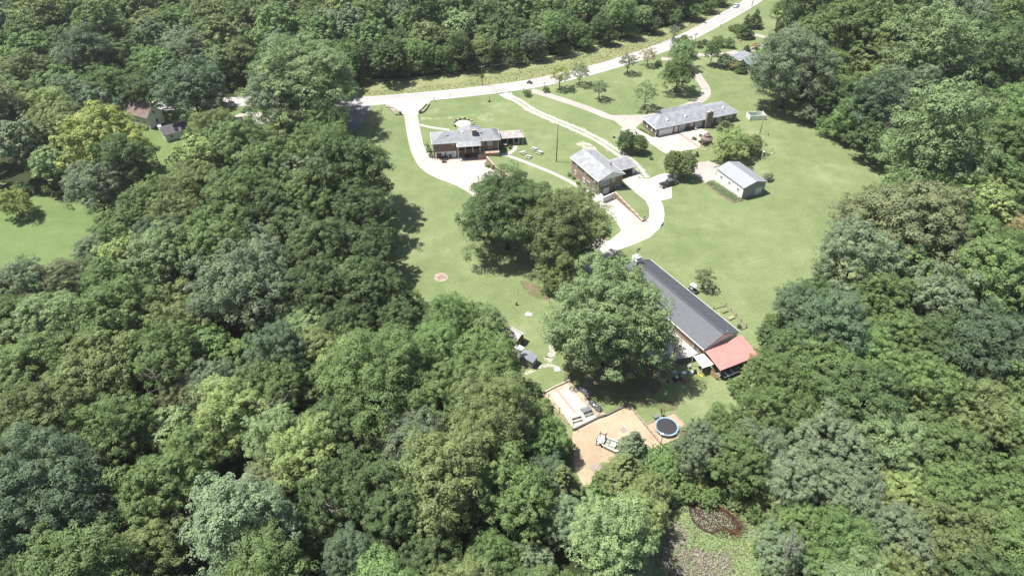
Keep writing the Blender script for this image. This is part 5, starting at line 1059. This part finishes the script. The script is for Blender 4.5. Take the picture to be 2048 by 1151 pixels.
for _ in range(20000):
    y=rr.uniform(34,372); hw=.80*(y*.766+67)+8; x=rr.uniform(-hw,hw); k=rr.choice(kinds); Rm=rr.uniform(5.0,8.2) if y>120 else rr.uniform(4.2,7)
    cm,tm,R0,zc=PRO[k]; s=Rm/R0
    if any((x-a)**2+(y-b)**2<(.70*(Rm+c))**2 for a,b,c in placed) or any((x-q[0])**2+(y-q[1])**2<(.70*(Rm+q[2]))**2 for q in cand): continue
    pts=[Qp(Vector((x,y,zc*s))),Qp(Vector((x,y,0))),Qp(Vector((x-Rm*.8,y,zc*s*.8))),Qp(Vector((x+Rm*.8,y,zc*s*.8))),Qp(Vector((x,y,zc*s*1.5)))]
    if any(isopen(*q) for q in pts): continue
    u,v=pts[0]
    if u<-90 or u>2140 or v>1250 or v<-95: continue
    cand.append((x,y,Rm,k,rr.choice(tn),s,Rm/depth(Vector((x,y,10)))))
cand.sort(key=lambda c:-c[6])
NIND=max(0,292-sum(1 for o in C.objects if o.name.startswith('broadleaf_tree'))); rest=cand[NIND:]
for x,y,Rm,k,t,s,_ in cand[:NIND]: make(x,y,s,rr.uniform(.92,1.1),rr.uniform(0,360),t,k)
print('TREES placed',len(placed),'candidates',len(cand),'rest',len(rest))
# the remaining far trees: one wood per leaf colour would split a mass nobody can count, so ONE object with all leaf colours
if rest:
    LOW={k:crown_data(100+i,7 if k[0]!='t' else 6,PRO[k][3]*.62,PRO[k][3],40,8,18,.72,pr=.34) for i,k in enumerate(kinds)}
    Vs=[];Rs=[];Ms=[]; keys=list(LM)
    for x,y,Rm,k,t,s,_ in rest:
        V,r=LOW[k]; a=rr.uniform(0,6.28); ca,sa=math.cos(a)*s,math.sin(a)*s
        W=np.stack([V[:,0]*ca-V[:,1]*sa+x,V[:,0]*sa+V[:,1]*ca+y,V[:,2]*s],1).astype(np.float32); Vs.append(W); Rs.append(r); Ms.append(np.full(len(r),keys.index(t),dtype=np.int32))
    me=quadmesh('distant_wood',np.vstack(Vs),np.concatenate(Rs),LM[keys[0]])
    for k in keys[1:]: me.materials.append(LM[k])
    me.polygons.foreach_set('material_index',np.concatenate(Ms)); o=bpy.data.objects.new('distant_wood',me); C.objects.link(o); setp(o,'mass of far green treetops along the top edge of the picture','woodland',kind='stuff')
# labels for the forest trees: size, tone, shape, place; order among look-alikes
buck={}
SH={'oa':'round','ta':'tall','fe':'feathery','bi':'broad','lo':'low','th':'thin','co':'pointed','bu':'bushy'}
for t,tone,pn,(u,v),Rm in pend:
    sz='small' if Rm<5 else 'medium' if Rm<7 else 'large'
    a,b=reg(u,v); buck.setdefault((sz,tone,SH[pn[:2]],a,b),[]).append((u,t))
ORD=['first','second','third','fourth','fifth','sixth','seventh']
for (sz,tone,sh,a,b),l in buck.items():
    l.sort(key=lambda q:q[0]); base=f'{sz} {TONES[tone][1]} {sh} tree {a} {b}'
    for i,(u,t) in enumerate(l):
        t['label']=base if len(l)==1 else base+f', {ORD[min(i,6)]} from left'; t['group']='trees of the surrounding woods'
# clipped bushes and shrubs
SHR=[(1055,187,8.5,'d','shear','left round clipped bush beside the gravel track mouth'),(1092,179,7.5,'d','shear','right round clipped bush at the circular drive mouth'),(1317,127,7.5,'d','shear','clipped bush at the far mouth of the circular drive'),(1302,316,4.5,'m','shear','small round bush on the lawn between the two cedar pairs'),(1228,274,2.8,'d','bush1','tiny dark bush alone on the lawn left of the cedars'),(1394,307,4.5,'d','cone1','narrow dark topiary shrub below the patio'),(1536,354,10,'s','bush2','pale silvery shrub beside the metal shed'),(1139,349,5,'m','shear','round bush at the far corner of the middle house'),(1147,355,4,'g','bush1','grey green bush second along the wall of the middle house'),(1156,366,5,'m','shear','round bush nearest the tree along the wall of the middle house'),(1247,372,4,'d','bush1','dark bush at the right corner of the middle house'),(1389,277,5,'m','bush1','green bush left of the gazebo'),(1400,283,4,'o','bush1','olive bush at the foot of the gazebo'),(1401,271,4,'d','bush1','dark plant behind the gazebo beside the patio'),(964,152,4.5,'m','bush1','leafy vine clump on the roadside pole'),(858,300,6,'b','bush2','leafy shrub in the planting strip left of the first house'),(862,311,5,'o','bush2','olive shrub nearest the court in the planting strip'),(853,290,5,'y','bush2','yellowish shrub at the far end of the planting strip'),(976,331,4,'b','bush1','low green plant in the bed at the retaining wall'),(984,335,3.5,'y','bush1','yellow green plant beside it in the retaining wall bed'),(1008,297,5,'o','bush1','olive shrub below the porch railing'),(1020,295,4,'m','bush1','green shrub at the right of the porch railing'),(1478,652,5,'d','bush1','dark green plant inside the fenced vegetable patch')]
for u,v,r,t,k,l in SHR: place(u,v,r,t,k,l,cat='shrub')
# bare dead trees among the crowns
def snag(u,v,h_,label,seed):
    rs=random.Random(seed); p=P(u,v,h_*.8); t=thing('dead_tree',label,'dead tree',(p.x,p.y,0),0,'bare dead trees in the woods'); mb=MB(); mb.tube((0,0,0),(.3,.1,h_*.7),.2,.1,7); mb.build('trunk',barkg,t)
    for k in range(9):
        a=rs.uniform(0,6.28); z=h_*rs.uniform(.5,.72); L=rs.uniform(1.6,3.6); mb=MB(); e=Vector((.25+L*math.cos(a),.1+L*math.sin(a),z+L*rs.uniform(.5,1.1))); s_=Vector((.25,.1,z)); mb.tube(s_,e,.08,.03,5)
        for j in range(4): q=s_.lerp(e,rs.uniform(.35,.9)); mb.tube(q,q+Vector((rs.uniform(-1,1),rs.uniform(-1,1),rs.uniform(.2,1))),.035,.015,4)
        mb.build('branch',barkg,t)
for i,(u,v,h_,l) in enumerate(((1352,52,9,'white bare dead tree at the far edge of the roadside field'),(1905,538,19,'bare grey limbs poking out of the right woods'),(535,790,19,'bare grey limbs in the lower left woods'),(300,735,18,'grey dead branches above the large dark lower left crown'),(640,985,19,'grey dead branches near the bottom edge left of centre'),(1590,1075,15,'bare grey branches right of the pond'),(1785,235,18,'bare twiggy top in the right woods'))): snag(u,v,h_,l,i+3)
# hedge row at the top of the left lawn and forest-edge shrubs
ROW=[('hedge shrubs along the top of the left lawn',[(20,375),(45,378),(70,376),(95,378),(120,380),(140,378),(185,385),(205,388)],15,'dmdm'),
 ('brush around the pond',[(1345,1000),(1375,985),(1400,968),(1440,985),(1475,1000),(1510,1025),(1535,1060),(1330,965),(1360,945),(1300,1030),(1550,1010),(1390,945),(1415,1000),(1520,1100),(1545,1135)],20,'bmybom'),
 ('shrubs left of the lawn',[(800,575),(822,600),(845,618),(860,640),(1062,780),(1082,815),(1110,850),(1128,905)],20,'dmmb'),
 ('shrubs right of the lawn',[(1545,640),(1535,668),(1530,715),(1500,742),(1480,775),(1455,850),(1420,880),(1650,540),(1690,495),(1745,390)],22,'mdmo')]
for gname,l,r,tn_ in ROW:
    n=len(l)
    for i,(u,v) in enumerate(l):
        side=reg(u,v); t=tn_[i%len(tn_)]
        place(u,v,r*(.8+.4*((i*37)%10)/10),t,'bush2' if i%2 else 'bush1',f'{TONES[t][1]} {"spiky" if i%2 else "rounded"} shrub {["leftmost","left","midleft","middle","midright","right","rightmost"][min(6,sum(q[0]<u for q in l)*7//n)]} {"upper" if sum(q[1]<v for q in l)<n/2 else "lower"} among {gname}',cat='shrub',group=gname)
# dead twigs trees are left to the crowns; small plants as uncountable cover
def cover(name,pts,n,size,hgt,m,label,cat,seed=1,zbase=.03,hole=None):
    rg=np.random.default_rng(seed); pg=[(p.x,p.y) for p in pts]; xs=[p[0] for p in pg]; ys=[p[1] for p in pg]; c=[]
    while len(c)<n:
        x,y=rg.uniform(min(xs),max(xs)),rg.uniform(min(ys),max(ys))
        if inpoly(x,y,pg) and not (hole and inpoly(x,y,hole)): c.append((x,y,zbase+abs(rg.normal(0,hgt))))
    c=np.array(c); nn=rg.normal(size=(n,3))*.5+np.array([0,0,.8]); nn/=np.linalg.norm(nn,axis=1,keepdims=True)
    t=np.cross(nn,rg.normal(size=nn.shape)); t/=np.linalg.norm(t,axis=1,keepdims=True); u=np.cross(nn,t); s=size*rg.uniform(.6,1.3,(n,1))
    V=np.stack([c+t*s,c+u*s*.5,c-t*s,c-u*s*.5],1).reshape(-1,3).astype(np.float32)
    me=quadmesh(name,V,rg.random(n).astype(np.float32),m); o=bpy.data.objects.new(name,me); C.objects.link(o); setp(o,label,cat,kind='stuff'); return o
pads=leafmat('lily_leaves',(.28,.30,.19),tr=.1)
cover('lily_pads',[P(1250+x/4.585,900+y/4.585) for x,y in ((620,500),(700,490),(900,560),(1010,660),(1040,740),(980,760),(880,735),(760,740),(650,660),(610,590))],900,.13,.012,pads,'pale lily pads floating on the small dark pond','pond plants',zbase=.075)
def ringcover(name,pg,n,w_,size,hgt,m,label,seed):
    rg=np.random.default_rng(seed); c=[]; L=len(pg)
    for _ in range(n):
        i=rg.integers(L); p=pg[i].lerp(pg[(i+1)%L],rg.random()); c.append((p.x+rg.normal(0,w_),p.y+rg.normal(0,w_),.07+abs(rg.normal(0,hgt))))
    c=np.array(c); nn=rg.normal(size=(n,3))*.6+np.array([0,0,.6]); nn/=np.linalg.norm(nn,axis=1,keepdims=True); t=np.cross(nn,rg.normal(size=nn.shape)); t/=np.linalg.norm(t,axis=1,keepdims=True); u=np.cross(nn,t); s=size*rg.uniform(.6,1.3,(n,1))
    V=np.stack([c+t*s,c+u*s*.5,c-t*s,c-u*s*.5],1).reshape(-1,3).astype(np.float32)
    me=quadmesh(name,V,rg.random(n).astype(np.float32),m); o=bpy.data.objects.new(name,me); C.objects.link(o); setp(o,label,'weeds',kind='stuff')
redw=leafmat('red_weeds',(.085,.040,.026),hue=(1.2,1,.8),tr=.1)
ringcover('water_weeds',[p for p in pd[:len(pd)//2+8]],2600,.55,.14,.08,redw,'reddish brown weeds ringing the far side of the pond',5)
marshp=[P(u,v) for u,v in ((1320,1020),(1370,1000),(1480,1010),(1530,1060),(1550,1160),(1300,1160))]
cover('marsh_grass',marshp,5200,.22,.12,LM['l'],'short pale green marsh grass around the pond','marsh grass',3,hole=[(p.x,p.y) for p in pd])
brush=mat('dead_brush',(.24,.20,.17),.9,var=.3)
cover('yard_litter',[z7(*q) for q in ((385,540),(600,432),(870,320),(1010,490),(1140,655),(1040,740),(700,800),(560,990),(500,1000),(385,820))],700,.09,.01,mat('dry_leaves',(.20,.14,.09),.9,var=.4),'scattered dry leaves and scraps on the sand yard','leaf litter',11)
cover('court_litter',[z7(*q) for q in ((330,110),(430,190),(670,395),(610,425),(560,390))],260,.08,.01,MATS['dry_leaves'],'fallen leaves along the shaded side of the court','leaf litter',12,zbase=.1)
cover('dead_brush',smooth([z8(*q) for q in ((380,800),(480,660),(560,760),(600,880),(800,940),(930,940),(1000,1090),(900,1240),(600,1230),(400,1180),(330,950))],4,True),2200,.26,.16,brush,'tangle of dead grey brown brush below the pond','brush',9)
cover('dead_brush',[z8(*q) for q in ((320,30),(470,20),(480,110),(400,140),(300,90))],700,.25,.3,brush,'dry brown brush beside the log edging above the pond','brush',10)
cover('field_weeds',[P(u,v) for u,v in ((720,185),(900,168),(1100,130),(1330,68),(1420,30),(1400,52),(1330,85),(1200,128),(1050,160),(900,180),(740,193))],5000,.3,.1,leafmat('dry_grass',(.235,.245,.12),tr=.15),'tall yellowing grass in the strip between road and woods','long grass',4)
cover('border_plants',[P(u,v) for u,v in ((1411,366),(1420,362),(1434,368),(1480,395),(1487,400),(1466,404),(1440,388))],2200,.16,.3,LM['g'],'grey green flowers and herbs in the bed along the metal shed','flower bed',6)
cover('wall_plants',[p3(*q) for q in ((130,610),(200,600),(440,745),(400,750))],900,.14,.22,LM['o'],'low olive flowers along the garage wall of the ranch house','flower bed',7)
cover('understorey',[P(u,v) for u,v in ((1290,900),(1400,880),(1500,900),(1560,960),(1540,1000),(1400,975),(1290,990),(1180,1060),(1130,1000))],14000,.3,.7,LM['b'],'tangled bright undergrowth between sand yard and pond','undergrowth',8)
edging('stone edging around the flower bed beside the metal shed',[P(1411,368),P(1440,390),P(1466,405),P(1488,400)],.3,.25,brick2)
bpy.context.view_layer.update()

haze(.00013)
